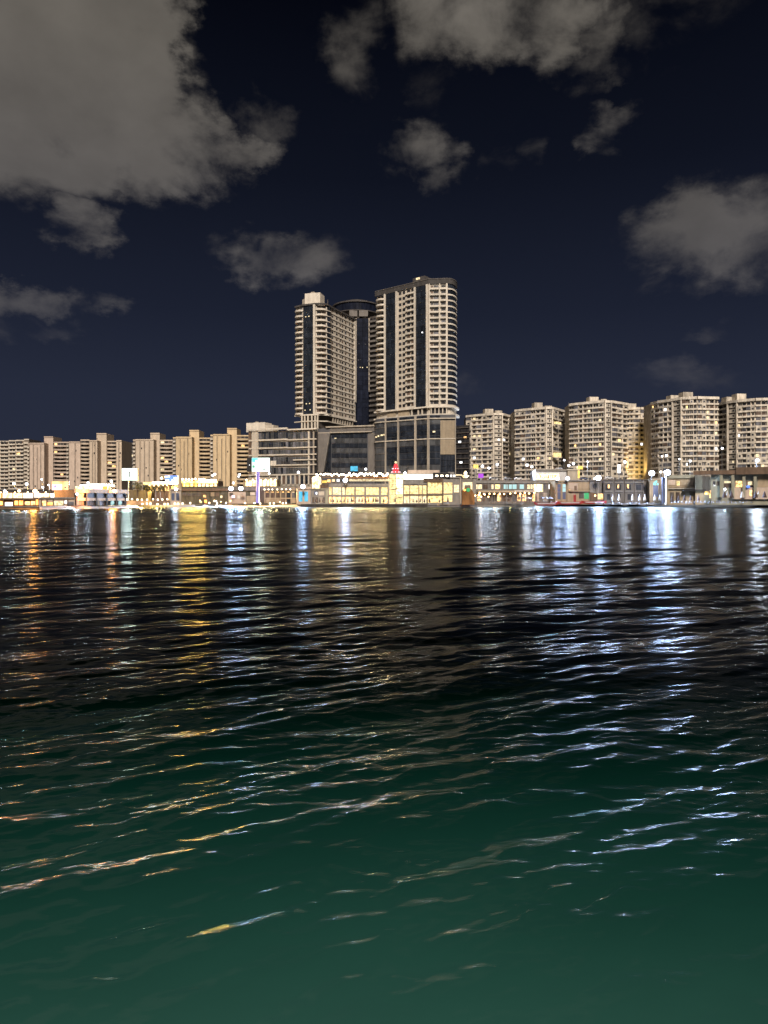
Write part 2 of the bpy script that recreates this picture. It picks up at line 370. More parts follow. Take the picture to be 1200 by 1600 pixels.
    va = nd.new('ShaderNodeVolumeAbsorption'); va.inputs['Color'].default_value = (.34, .60, .575, 1); va.inputs['Density'].default_value = 1.12
    nt.links.new(va.outputs[0], o.inputs['Volume'])
    me.materials.append(w)
    ob = bpy.data.objects.new('water', me); COL.objects.link(ob); ob['kind'] = 'structure'
sea()
def sheet(name, pts, m, z=None):
    v = [(p[0], p[1], p[2] if z is None else z) for p in pts]
    me = bpy.data.meshes.new(name); me.from_pydata(v, [], [tuple(range(len(v)))]); me.materials.append(MATS[m])
    o = bpy.data.objects.new(name, me); COL.objects.link(o); o['kind'] = 'structure'; return o
v_ = [(x, y, z) for y, z in ((-20, -1.15), (2, -1.2), (22, -2.35), (440, -4.6)) for x in (-420, 420)]
me_ = bpy.data.meshes.new('seabed'); me_.from_pydata(v_, [], [(0, 1, 3, 2), (2, 3, 5, 4), (4, 5, 7, 6)]); me_.materials.append(MATS['seabed_sand'])
o_ = bpy.data.objects.new('seabed', me_); COL.objects.link(o_); o_['kind'] = 'structure'
def strip(name, line, o0, z0, o1, z1, m):
    n = len(line); v = [(x, y + o0, z0) for x, y in line] + [(x, y + o1, z1) for x, y in line]
    f = [(i, i + 1, n + i + 1, n + i) for i in range(n - 1)]
    me = bpy.data.meshes.new(name); me.from_pydata(v, [], f); me.materials.append(MATS[m])
    o = bpy.data.objects.new(name, me); COL.objects.link(o); o['kind'] = 'structure'; return o
strip('beach', shore, -3, -.9, 9, 1.15, 'sand')
strip('promenade', shore, 9.0, 1.154, 100, 1.6, 'quay')
far = [(-6000, 9000), (6000, 9000)]
gl_ = [(x, y + (84 if SHORE[i][0] < 190 else 46)) for i, (x, y) in enumerate(shore)]
sheet('ground', [(p[0], p[1], 8.5) for p in gl_] + [(6000, 400, 8.5), (6000, 7000, 8.5), (-6000, 7000, 8.5), (-6000, 300, 8.5)], 'asphalt')
strip('road_bank', gl_, -.1, .9, .05, 8.5, 'quay')

# ------------------------------------------------------------------ the two hotel towers, the round core and their podium
def lit_pick(p, base, lit=('lit_cream', 'lit_warm', 'lit_white')):
    return random.choice(lit) if random.random() < p else base
GZ = 8.5
def right_tower():
    o = (X(650, 372), 372.0, GZ)
    th = thing('hotel_tower', 'tallest cream tower with two dark glass strips and curved balconies at its right corner', 'tower', o, 'hotel towers')
    fm = Fac((602, 385), (670, 367)); fe = Fac((670, 367), (699.5, 366))
    A = (X(588.5, 390), 390.0); B = fm.p(602); E = fm.p(670); Fp = fe.p(699.5)
    curve = [(Fp[0] + 5.7 * math.sin(t), 378 - 12 * math.cos(t)) for t in np.linspace(0.02, math.pi / 2, 9)]
    ztop, nf, fh = 119.5, 21, 3.12
    zb = ztop - nf * fh
    prism(th, 'wall', [A, B, E, Fp] + curve + [(curve[-1][0], 398), (A[0] + 6, 408)], zb - 4.5, ztop, 'cream')
    rim = [(A[0] - .4, A[1] + 1), (A[0] - .6, A[1] - 1)] + [B, E, Fp] + curve
    place(th, 'roof_rim', band_mesh(rim, 2.6, .5, 'roof_dark'), ztop)
    place(th, 'roof_edge', band_mesh(rim, .3, .7, 'stone_grey'), ztop + 2.6)
    bx(th, 'penthouse', (X(660, 376), 376, ztop + 4.4), (8, 7, 3.2), 'roof_dark', fm.rz)
    fm.b(th, 'roof_sign', 652, 657.5, 434.6, 437.6, 'lit_cream', 1.2, .3)
    # full-height piers
    for fac, p0, p1 in ((fm, 601.2, 603.2), (fm, 619.3, 621.6), (fm, 648, 650.2), (fm, 667, 669.8), (fe, 670.2, 671.6), (fe, 686.3, 687.8), (fe, 696.8, 699.4)):
        fac.bz(th, 'pier', p0, p1, zb - 1, ztop, 'cream_bright', 1.0, 1.1)
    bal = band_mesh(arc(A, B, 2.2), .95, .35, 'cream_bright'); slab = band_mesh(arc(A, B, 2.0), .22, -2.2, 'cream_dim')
    balr = band_mesh([fe.p(671.6, .75), fe.p(685.8, .75)], 1.0, .3, 'cream_bright'); balr2 = band_mesh([fe.p(687.8, .75), fe.p(697, .75)], 1.0, .3, 'cream_bright')
    rimc = band_mesh([fe.p(699.4, .2)] + curve, .75, .5, 'cream_bright'); glc = band_mesh([fe.p(699.6, .0)] + curve, fh - .75, .12, 'glass')
    balm = band_mesh([fm.p(634.6, .55), fm.p(648, .55)], .95, .3, 'cream_bright')
    for i in range(nf):
        z = ztop - (i + 1) * fh
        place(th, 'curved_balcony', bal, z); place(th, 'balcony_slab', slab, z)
        place(th, 'corner_slab', rimc, z); place(th, 'curved_pane', glc, z + .75)
        place(th, 'balcony', balr, z); place(th, 'balcony', balr2, z); place(th, 'balcony', balm, z)
        fab = Fac((588.5, 390), (602, 385))
        fab.bz(th, 'window', 590.5, 594.5, z + .95, z + 2.7, 'window_brown', .06, .1); fab.bz(th, 'window', 596, 600, z + .95, z + 2.7, 'window_dark', .06, .1)
        for p0, p1 in ((603.4, 611.1), (611.5, 619.1), (650.4, 658.5), (658.9, 666.8)):
            fm.bz(th, 'pane', p0, p1, z + .12, z + fh - .1, 'glass', .35, .4)
        for p0, p1 in ((623.2, 627.2), (629.2, 633.2)):
            fm.bz(th, 'window', p0, p1, z + .95, z + 2.55, lit_pick(.006, 'window_dark'), .06, .1)
        for p0, p1 in ((636.2, 641), (642.8, 647.2)):
            fm.bz(th, 'balcony_door', p0, p1, z + .2, z + 2.6, random.choice(['window_dark', 'window_brown', 'window_dark']), .06, .1)
        for p0, p1, m in ((673, 676.8, 'window_brown'), (677.6, 685, 'window_dark'), (689.5, 696, 'window_dark')):
            fe.bz(th, 'balcony_door', p0, p1, z + .2, z + 2.5, random.choice([m, m, 'window_grey']), .06, .1)
    bx(th, 'lit_lamp', (fm.at(659.5)[0], fm.at(659.5)[1] - 1.2, Z(520.5, 370)), (.6, .3, .6), 'lit_white')
    # open terrace floor between tower and podium
    zt = zb - 4.5
    full = [(A[0] - .5, A[1])] + [B, E, Fp] + curve
    place(th, 'terrace_slab', band_mesh(full, .8, 1.6, 'cream_bright'), zb - .9); place(th, 'terrace_slab', band_mesh(full, .9, 1.8, 'cream_bright'), zt - .6)
    for p0, p1 in ((606, 619), (623, 640)): fm.bz(th, 'terrace_panel', p0, p1, zt + .4, zb - .9, 'tan', .6, .4)
    for fac, ps in ((fm, (644, 654, 660)), (fe, (673, 679, 685, 691, 697))):
        for p in ps: fac.bz(th, 'terrace_column', p, p + 1.6, zt + .3, zb - .9, 'cream', 1.0, .7)
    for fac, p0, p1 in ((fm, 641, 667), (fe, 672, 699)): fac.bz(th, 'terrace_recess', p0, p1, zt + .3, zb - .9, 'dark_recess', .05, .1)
    # podium block
    pa = [(X(585, 389), 389.0), (X(587.5, 383), 383.0), (X(596, 380), 380.0)]
    fp = Fac((596, 380), (670, 363)); fq = Fac((670, 363), (712, 362))
    base = pa + [fp.p(670), fq.p(712), (fq.p(712)[0] + 1, 400), (pa[0][0], 400)]
    prism(th, 'podium_wall', base, 1.2, zt - .6, 'mullion')
    zts = [zt - .6]
    lev = [Z(y, 366) for y in (655.5, 664, 673, 681, 687, 697, 707, 717, 727, 737)]
    prev = zt - .9
    cols = [(fp, 604.5, 621.5), (fp, 624.5, 648), (fp, 651.5, 668.5), (fq, 671.5, 688)]
    for j, z in enumerate(lev):
        for fac, p0, p1 in cols:
            w = p1 - p0
            for k in range(2):
                fac.bz(th, 'podium_pane', p0 + w * k / 2 + .15, p0 + w * (k + 1) / 2 - .15, z + .25, prev - .12, ('glass', 'glass_grey', 'glass', 'glass')[j % 4], .25, .3)
        prev = z
    cm_ = band_mesh(pa + [fp.p(603)], 3.0, .2, 'glass_grey'); cm2 = band_mesh(pa + [fp.p(603)], .35, .45, 'stone_grey')
    for j in range(11):
        place(th, 'curved_podium_pane', cm_, 8 + j * 3.6); place(th, 'curved_podium_slab', cm2, 8 + j * 3.6 + 3.1)
    for fac, p0, p1 in ((fp, 602.3, 604), (fp, 621.8, 624), (fp, 648.3, 651.2), (fp, 668.4, 669.9), (fq, 669.4, 671.2), (fq, 711, 712.5)):
        fac.bz(th, 'podium_pier', p0 + .2, p1 - .3, 1.2, zt - .6, 'cream_dim', .9, 1.0)
    for y in (655.5, 687):
        z = Z(y, 365); place(th, 'podium_band', band_mesh(pa + [fp.p(670), fq.p(712.4)], .55, .75, 'cream'), z)
    for k in range(12):
        fq.b(th, 'cladding_panel', 688.3 + k * 1.88, 688.3 + (k + 1) * 1.88 - .35, 657, 710, 'tan', .55, .6)
    for k in range(5):
        for j in range(3): fq.b(th, 'podium_pane', 688.3 + k * 4.5, 688.3 + k * 4.5 + 4.2, 711 + j * 9, 719.3 + j * 9, 'glass', .3, .3)
    for (fac, px, py, w) in ((fq, 678, 674.5, 4), (fp, 588.5, 683, 2), (fp, 592, 681.5, 2), (fp, 597, 680, 3), (fp, 600.6, 679.5, 2)):
        fac.b(th, 'lit_window', px - w / 2, px + w / 2, py - 1.1, py + 1.1, 'lit_cream', .6, .3)
right_tower()

def left_tower():
    o = (X(495, 410), 410.0, GZ)
    th = thing('hotel_tower', 'cream tower with white rooftop box and a long window wall receding to the right', 'tower', o, 'hotel towers')
    A = (X(462, 416), 416.0); B = (X(473.5, 411.8), 411.8); fg = Fac((473.5, 411.8), (493.5, 409)); C = fg.p(493.5)
    D_ = (X(510.8, 410.5), 410.5); E = (X(517, 416), 416.0); fr = Fac((517, 416), (553.5, 443)); G = fr.p(555.5)
    ztop, nf, fh = 120.6, 20, 3.27; zb = ztop - nf * fh
    prism(th, 'wall', [A, B, C, D_, E, G, (G[0] - 10, G[1] + 8), (A[0] + 2, A[1] + 16)], zb, ztop, 'cream')
    rim = [A, B, C] + arc(C, D_, 1.0, 5)[1:-1] + [D_, E, G]
    place(th, 'roof_edge', band_mesh(rim, 1.0, .9, 'roof_dark'), ztop - .1)
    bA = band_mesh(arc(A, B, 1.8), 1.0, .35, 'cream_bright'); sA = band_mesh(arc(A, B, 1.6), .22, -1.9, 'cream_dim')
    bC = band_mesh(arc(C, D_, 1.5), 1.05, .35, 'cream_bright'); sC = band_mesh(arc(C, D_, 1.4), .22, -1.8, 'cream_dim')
    bE = band_mesh([D_, ((D_[0] + E[0]) / 2 + .7, (D_[1] + E[1]) / 2 - .6), E], .4, .5, 'cream_bright'); gE = band_mesh([D_, ((D_[0] + E[0]) / 2 + .7, (D_[1] + E[1]) / 2 - .6), E], fh - .42, .15, 'glass')
    fb = band_mesh([fr.p(517), fr.p(553.5)], .95, .35, 'cream_bright')
    fC = Fac((493.5, 409), (510.8, 410.5)); fA = Fac((462, 416), (473.5, 411.8))
    fg.bz(th, 'pier', 490.4, 493.4, zb - 1, ztop, 'cream_bright', 1.2, 1.3); fr.bz(th, 'pier', 553.5, 555.6, zb + 12, ztop, 'cream_bright', .6, .9)
    for i in range(nf):
        z = ztop - (i + 1) * fh
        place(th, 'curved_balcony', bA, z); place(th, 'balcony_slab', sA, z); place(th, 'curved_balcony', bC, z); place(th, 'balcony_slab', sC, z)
        place(th, 'corner_slab', bE, z); place(th, 'corner_pane', gE, z + .41); place(th, 'window_band', fb, z)
        for p0, p1 in ((474, 479.3), (479.6, 484.9), (485.2, 490.2)): fg.bz(th, 'pane', p0, p1, z + .1, z + fh - .1, 'glass', .3, .35)
        for p0, p1 in ((495, 501), (503, 509)): fC.bz(th, 'balcony_door', p0, p1, z + .3, z + 2.6, random.choice(['window_dark', 'window_brown']), .06, .1)
        for p0, p1 in ((464, 467.5), (469, 472.5)): fA.bz(th, 'balcony_door', p0, p1, z + .3, z + 2.6, random.choice(['window_brown', 'window_grey']), .06, .1)
        for p0, p1 in ((518.2, 520.4), (525, 527.2), (530.6, 532.2), (533.8, 536), (538.8, 541), (545.4, 547), (549.4, 551.6)):
            fr.bz(th, 'window', p0, p1, z + .5, z + 2.5, random.choice(['window_dark', 'window_dark', 'window_brown']), .08, .12)
    # terrace floor and columns on the podium roof
    full = [A, B, C, D_, E, G]
    place(th, 'terrace_slab', band_mesh(full, .7, 1.0, 'cream_bright'), zb - .8); place(th, 'terrace_slab', band_mesh(full, .6, 1.2, 'cream'), zb - 4.6)
    prism(th, 'terrace_core', [(A[0] + 3, A[1] + 2), (C[0], C[1] + 2), (E[0] - 2, E[1] + 3), (G[0] - 2, G[1] + 2), (G[0] - 10, G[1] + 8), (A[0] + 4, A[1] + 14)], zb - 12, zb - .6, 'groove')
    for k, p in enumerate((471.5, 476, 481, 487, 492, 496)): fg.bz(th, 'terrace_column', p, p + 2.0, zb - 9.5, zb - .8, 'cream', .9, .9)
    for k in range(9): fr.bz(th, 'terrace_column', 519 + k * 3.8, 520.2 + k * 3.8, zb - 4.0, zb - .8, 'cream_dim', .6, .6)
    bx(th, 'penthouse', (X(491.5, 417), 418, ztop + 4.2), (9.8, 8, 8.8), 'cream_bright', -.25)
    bx(th, 'penthouse_wing', (X(480.5, 418), 419.5, ztop + 3.4), (4.5, 7, 6.4), 'cream', .5)
    cyl(th, 'roof_tank', (X(489, 417), 417.5, ztop + 9.3), 3.2, 1.2, 'cream_dim')
    cyl(th, 'roof_mast', (X(512, 420), 420, ztop + 3.0), .7, 6.5, 'roof_dark')
    for px, py in ((478, 495.2), (483, 494.4), (479, 631), (484, 630.5), (477, 641), (485, 640.4)):
        fg.b(th, 'lit_lamp', px - .8, px + .8, py - .7, py + .7, 'lit_cream', .4, .1)
left_tower()

def core_tower():
    cx, cy_ = X(557, 462), 468.0
    th = thing('round_tower', 'dark round-topped glass tower standing between the two cream hotel towers', 'tower', (cx, cy_, GZ), 'hotel towers')
    def ring(r, n=28): return [(cx + r * math.cos(2 * math.pi * i / n), cy_ + r * math.sin(2 * math.pi * i / n)) for i in range(n)]
    z = lambda y: Z(y, 453)
    prism(th, 'wall', ring(14.6), GZ, z(497), 'glass_navy')
    prism(th, 'recess', ring(12.5), z(497), z(484), 'groove')
    prism(th, 'drum', ring(16), z(484), z(472), 'glass_navy'); prism(th, 'drum_slab', ring(16.6), z(485.5), z(484.2), 'roof_dark'); prism(th, 'drum_slab', ring(16.8), z(472), z(470), 'roof_dark')
    prism(th, 'roof_cap', ring(11.5), z(470), z(465.5), 'roof_dark'); prism(th, 'roof_cap', ring(6.5), z(465.5), z(461.5), 'black')
    fc = Fac((556, 453.2), (577, 453.2))
    for p0, p1 in ((546, 558.5), (561, 575)): fc.bz(th, 'white_panel', p0, p1, z(495), z(485.6), 'stone_grey', 1.5, .5)
    fc.bz(th, 'pier', 555.6, 557.4, z(610), z(497.5), 'cream_dim', 1.0, 1.5); fc.bz(th, 'pier', 576, 577.6, z(612), z(497.5), 'cream_dim', 1.0, 1.5)
    for i in range(24):
        fc.bz(th, 'floor_pane', 557.8, 566.4, z(498) - (i + 1) * 2.95 + .1, z(498) - i * 2.95, 'glass_navy', .9, .4)
        fc.bz(th, 'floor_pane', 566.8, 575.8, z(498) - (i + 1) * 2.95 + .1, z(498) - i * 2.95, 'glass_navy', .9, .4)
    f2 = Fac((578, 450), (592, 446))
    prism(th, 'balcony_wing', [f2.p(578), f2.p(593), (f2.p(593)[0], 470), (f2.p(578)[0], 470)], GZ, z(497), 'groove')  # shade on this wing is put into its dark wall and grey balconies
    for i in range(22):
        zz = z(499) - (i + 1) * 3.25
        f2.bz(th, 'balcony', 578.2, 592, zz, zz + 1.2, 'stone_grey', 1.2, .4)
        for p in (579, 583.6, 588): f2.bz(th, 'window', p, p + 3.2, zz + 1.1, zz + 2.8, 'window_dark', .06, .1)
    for px, py in ((563, 574.5), (566.5, 574.8), (573.5, 574.4), (560, 563), (563, 562.6), (575, 564.5), (561, 538), (571, 538.4)):
        fc.b(th, 'lit_lamp', px - .7, px + .7, py - .6, py + .6, 'lit_cream' if py > 570 else 'window_grey', 1.2, .2)
core_tower()

def podium_mid():
    th = thing('glass_podium', 'dark glass podium block with slanted grey stone pier between the towers', 'building', (X(540, 392), 392, GZ))
    f = Fac((497, 396), (590, 386))
    prism(th, 'wall', [f.p(493), f.p(591), (f.p(591)[0], 425), (f.p(493)[0], 425)], 1.2, Z(668, 390), 'mullion')
    f.b(th, 'roof_band', 510, 591, 665.3, 667.3, 'cream_dim', 1.0, 1.2); f.b(th, 'upper_wall', 516, 590, 667.3, 674.6, 'stone_grey', .3, .4)
    f.b(th, 'band', 495.5, 582, 674.8, 676.4, 'cream_dim', 1.2, 1.2)
    ys = [677 + 7.7 * k for k in range(9)]
    for j in range(8):
        for k in range(8): f.b(th, 'pane', 518.5 + 7 * k, 525 + 7 * k, ys[j] + .6, ys[j + 1] - .5, ('glass', 'glass_grey')[j % 2], .3, .3)
    f.b(th, 'end_wall', 575.5, 587.5, 676.6, 740, 'stone_grey', .4, .5)
    a = f.p(494, 1.6); b = f.p(518, 1.6)
    v = []
    for pxs, y in (((494, 517.5), 676.6), ((494, 507.5), 738)):
        for p in pxs:
            for off in (.2, 1.9):
                q = f.p(p, off); v.append((q[0] - th.location[0], q[1] - th.location[1], Z(y, 392) - GZ))
    # slanted pier: leans with the sloping glass edge
    fcs = [(1, 3, 7, 5), (0, 4, 6, 2), (0, 1, 5, 4), (2, 6, 7, 3), (0, 2, 3, 1), (4, 5, 7, 6)]
    me = bpy.data.meshes.new('slanted_pier'); me.from_pydata(v, [], fcs); me.materials.append(MATS['stone_grey'])
    o = bpy.data.objects.new('slanted_pier', me); COL.objects.link(o); o.parent = th
    f.b(th, 'dark_pane', 507.5, 517.5, 677, 738, 'glass', .15, .2)
    f.b(th, 'advert_screen', 548.5, 559.5, 728.5, 736.2, 'cyan', .9, .3)
    f.b(th, 'lit_lamp', 523, 526, 684.3, 685.6, 'lit_cream', .5, .2)
podium_mid()

def office():
    th = thing('office_block', 'low wide office block with cream bands and grey glazing left of the towers', 'building', (X(440, 400), 400, GZ))
    f = Fac((389, 407), (496, 391))
    prism(th, 'wall', [f.p(389), f.p(496), (f.p(496)[0], 430), (f.p(389)[0] + 3, 430)], 1.2, Z(673, 400), 'cream_dim')
    f.b(th, 'roof_band', 388, 450, 669.5, 672.3, 'cream_bright', 1.6, 1.8); f.b(th, 'roof_band', 450, 496, 669.7, 671.9, 'cream_bright', 1.3, 1.5)
    L = [(674.5, 686.5), (690, 699), (702.5, 710), (713.5, 726), (730, 741)]
    for j, (y0, y1) in enumerate(L):
        for k in range(20):
            p0 = 404.5 + k * 3.85
            if j >= 3 and p0 < 419: continue
            f.b(th, 'pane', p0, p0 + 3.55, y0 + .5, y1 - .3, random.choice(['glass_grey', 'glass_grey', 'window_grey', 'glass']), .15, .2)
        f.b(th, 'band', 389.5, 450, y1 - .1 + (.3 if j else 0), y1 + 2.3, 'cream', .8, 1.0); f.b(th, 'band', 450, 495, y1 - .8, y1 + 1.2, 'cream', .9, 1.0)
    for p0, p1, m in ((389.2, 393, 'brown'), (394.5, 404, 'cream'), (482, 484.2, 'cream'), (489.6, 491.4, 'cream_dim')): f.b(th, 'pier', p0, p1, 674, 742, m, .7, .8)
    for p in (484.6, 491.6): f.b(th, 'dark_pane', p, p + 4.4, 674, 741, 'window_dark', .1, .2)
    for k in range(6): f.b(th, 'dark_opening', 440 + k * 3.4 + (14 if k > 3 else 0), 442.6 + k * 3.4 + (14 if k > 3 else 0), 721, 726.6, 'dark_recess', .35, .2)
    f.b(th, 'bright_band', 422, 432, 720, 727, 'cream_bright', .5, .4); f.b(th, 'balcony', 459, 495, 717.5, 719.3, 'cream', 1.0, .6)  # short stretch of band in brighter cream
    # ground-floor shopfronts
    for k in range(8):
        f.b(th, 'shop_column', 433 + 7 * k, 434.8 + 7 * k, 742.5, 757, 'cream', .8, .6)
        f.b(th, 'shop_window', 435 + 7 * k, 439.6 + 7 * k, 744, 756, ['glass', 'lit_warm', 'glass', 'window_grey', 'cyan', 'glass', 'glass', 'window_brown'][k] if k not in (1, 4) else 'window_brown', .2, .2)
    bx(th, 'roof_house', (X(404, 412), 414, Z(667.5, 410)), (13, 8, 5.5), 'cream_bright', f.rz); bx(th, 'roof_house', (X(420, 409), 411, Z(669.5, 407)), (9, 6, 4.2), 'cream', f.rz)
    cyl(th, 'roof_tank', (X(401, 412), 413, Z(660.5, 410)), 2.4, 1.6, 'cream_dim'); cyl(th, 'roof_tank', (X(408, 412), 413, Z(661, 410)), 1.8, 1.6, 'cream_dim')
office()

# ------------------------------------------------------------------ apartment blocks on the right
def apartment(label, segs, ytop, zvis, boxes, litp=.045, fh=3.05, goldlow=False):
    """segs: ((px,D),(px,D),kind,bays) from left to right"""
    c = segs[0][0]; e = segs[-1][1]
    mid = ((X(*c) + X(*e)) / 2, (c[1] + e[1]) / 2)
    th = thing('apartment_block', label, 'apartment block', (mid[0], mid[1], GZ), 'apartment blocks on the right')
    pk = min((s[0][1], s[0]) for s in segs)[1]
    Dn = min(min(s[0][1], s[1][1]) for s in segs)
    ztop = Z(ytop, Dn)
    pts = [(X(*s[0]), s[0][1]) for s in segs] + [(X(*e), e[1])]
    prism(th, 'wall', pts + [(pts[-1][0] - 1, max(p[1] for p in pts) + 16), (pts[0][0] + 1, max(p[1] for p in pts) + 16)], GZ, ztop - .3, 'apt_core')
    nf = int((ztop - 1.2 - zvis) / fh) + 1
    for (a, b, kind, nb) in segs:
        f = Fac(a, b); w = b[0] - a[0]
        f.bz(th, 'roof_parapet', a[0], b[0], ztop - 1.5, ztop, 'apt', 1.15, 1.3)
        if kind == 'stair':
            f.bz(th, 'stair_rib', a[0], a[0] + 1.7, GZ, ztop - 1.5, 'apt', 1.0, 1.1); f.bz(th, 'stair_rib', b[0] - 1.5, b[0], GZ, ztop - 1.5, 'apt', 1.0, 1.1)
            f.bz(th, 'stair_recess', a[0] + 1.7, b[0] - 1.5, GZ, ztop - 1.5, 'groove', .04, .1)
            for i in range(nf):
                z = ztop - 1.5 - (i + 1) * fh
                f.bz(th, 'stair_landing', a[0] + 2.6, b[0] - 2.0, z + .3, z + 2.4, 'apt_panel', .4, .5)
                f.bz(th, 'window', a[0] + w * .52, a[0] + w * .68, z + .9, z + 2.1, lit_pick(.03, 'window_dark'), .46, .1)
            continue
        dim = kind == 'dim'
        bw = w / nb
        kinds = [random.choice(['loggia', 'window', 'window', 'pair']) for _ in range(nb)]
        pp = band_mesh([f.p(a[0] - .2), f.p(b[0] + .2)], 1.0, .72, 'apt' if not dim else 'apt_panel')  # shaded faces have their shade put into a darker parapet colour
        for k in range(1, nb):
            if random.random() < .55: f.bz(th, 'pier', a[0] + k * bw - .35, a[0] + k * bw + .35, GZ, ztop - 1.5, 'apt', .7, .8)
        for i in range(nf):
            z = ztop - 1.5 - (i + 1) * fh
            place(th, 'balcony', pp, z - .15)
            for k in range(nb):
                p0 = a[0] + k * bw; r = random.random(); kd = kinds[k]
                lit = random.random() < litp
                m = random.choice(['window_dark', 'window_dark', 'window_grey', 'window_brown', 'dark_recess'])
                if lit: m = random.choice(['lit_cream', 'lit_white', 'lit_warm', 'lit_cream'])
                if r < .17 and not lit:          # closed-in balcony
                    cb_ = f.bz(th, 'closed_balcony', p0 + .12, p0 + bw - .12, z + .84, z + fh - .2, 'apt_panel', .8, .9)
                    sub(cb_, f.bz(th, 'window', p0 + bw * .3, p0 + bw * .72, z + 1.1, z + 2.2, random.choice(['window_dark', 'window_grey']), .86, .1))
                elif r < .30 and not lit:        # glazed balcony
                    f.bz(th, 'glazed_balcony', p0 + .2, p0 + bw - .2, z + .86, z + fh - .35, random.choice(['window_grey', 'window_grey', 'window_brown']), .75, .3)
                elif kd == 'loggia':
                    f.bz(th, 'window', p0 + bw * .12, p0 + bw * (.88 if not lit else .6), z + .7, z + 2.55, m, .06, .1)
                elif kd == 'pair':
                    for q in (.1, .56): f.bz(th, 'window', p0 + bw * q, p0 + bw * (q + .34), z + .8, z + 2.4, m if (not lit or q < .3) else 'window_dark', .06, .1)
                else:
                    f.bz(th, 'window', p0 + bw * .28, p0 + bw * .74, z + .7, z + 2.4, m, .06, .1)
    for (p, D, w, y0) in boxes:
        zt = Z(y0, D); bx(th, 'roof_house', (X(p, D), D + 4, (ztop - .5 + zt) / 2), (w, 5, zt - ztop + .5), 'apt_panel', .15)
    return th
ZV = 9.0
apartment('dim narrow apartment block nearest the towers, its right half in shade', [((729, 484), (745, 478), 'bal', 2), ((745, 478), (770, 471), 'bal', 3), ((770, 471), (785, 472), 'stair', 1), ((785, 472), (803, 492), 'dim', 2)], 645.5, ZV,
          [(764, 475, 6, 638.5), (779, 478, 5, 641)], .03)
apartment('apartment block with two glowing yellow windows on its shaded right side', [((805, 460), (830, 452), 'bal', 3), ((830, 452), (852, 446), 'bal', 3), ((852, 446), (863, 447), 'stair', 1), ((863, 447), (888, 470), 'dim', 3)], 635.8, ZV,
          [(841.5, 452, 5.6, 628.5), (857, 456, 5, 633.5)], .025)
apartment('apartment block behind the brightest shore floodlight, with many closed-in balconies', [((890, 440), (918, 431), 'bal', 4), ((918, 431), (944, 425), 'bal', 3), ((944, 425), (955, 426), 'stair', 1), ((955, 426), (980, 438), 'bal', 3)], 625.6, ZV,
          [(928.5, 432, 6, 619.5), (944, 435, 4, 623)], .03)
apartment('lower recessed apartment block lit golden near its foot', [((979, 452), (1000, 450), 'bal', 2), ((1000, 450), (1019, 452), 'bal', 2)], 636.5, ZV, [(988, 455, 6, 630)], .03)
apartment('widest apartment block on the right, bowed front with central stair strip', [((1018.5, 424), (1030, 416), 'bal', 2), ((1030, 416), (1051, 408), 'bal', 3), ((1051, 408), (1066, 402), 'stair', 1), ((1066, 402), (1089, 399), 'bal', 4), ((1089, 399), (1122, 401), 'bal', 5)], 619.5, ZV,
          [(1076, 405, 6.2, 612), (1057, 412, 7, 617)], .03)
apartment('apartment block cut off by the right edge of the view', [((1123, 418), (1137, 410), 'bal', 2), ((1137, 410), (1153, 404), 'stair', 1), ((1153, 404), (1180, 398), 'bal', 4), ((1180, 398), (1215, 396), 'bal', 4)], 621.5, ZV,
          [(1160, 408, 6, 614.5), (1142, 412, 5, 619.5)], .03)
# big yellow lit balconies on the second block
th = thing('dark_building', 'dark low building with a few lit windows right of the tall tower', 'building', (X(722, 470), 470, GZ))
f = Fac((711, 476), (733, 470))
prism(th, 'wall', [f.p(706), f.p(734), (f.p(734)[0], 500), (f.p(706)[0], 500)], GZ, Z(664, 470), 'dark_recess')
for i in range(9):
    f.b(th, 'floor_slab', 711, 733, 668 + i * 8, 669 + i * 8, 'groove', .7, .7)
    for k in range(4): f.b(th, 'window', 712.5 + k * 5, 716 + k * 5, 670.5 + i * 8, 674.5 + i * 8, 'window_dark', .06, .1)
for px, py, m in ((718.5, 690.5, 'lit_white'), (720.5, 722.5, 'lit_white'), (727, 683.5, 'lit_warm')): f.b(th, 'lit_window', px - 2, px + 2, py - 1.4, py + 1.4, m, .3, .1)

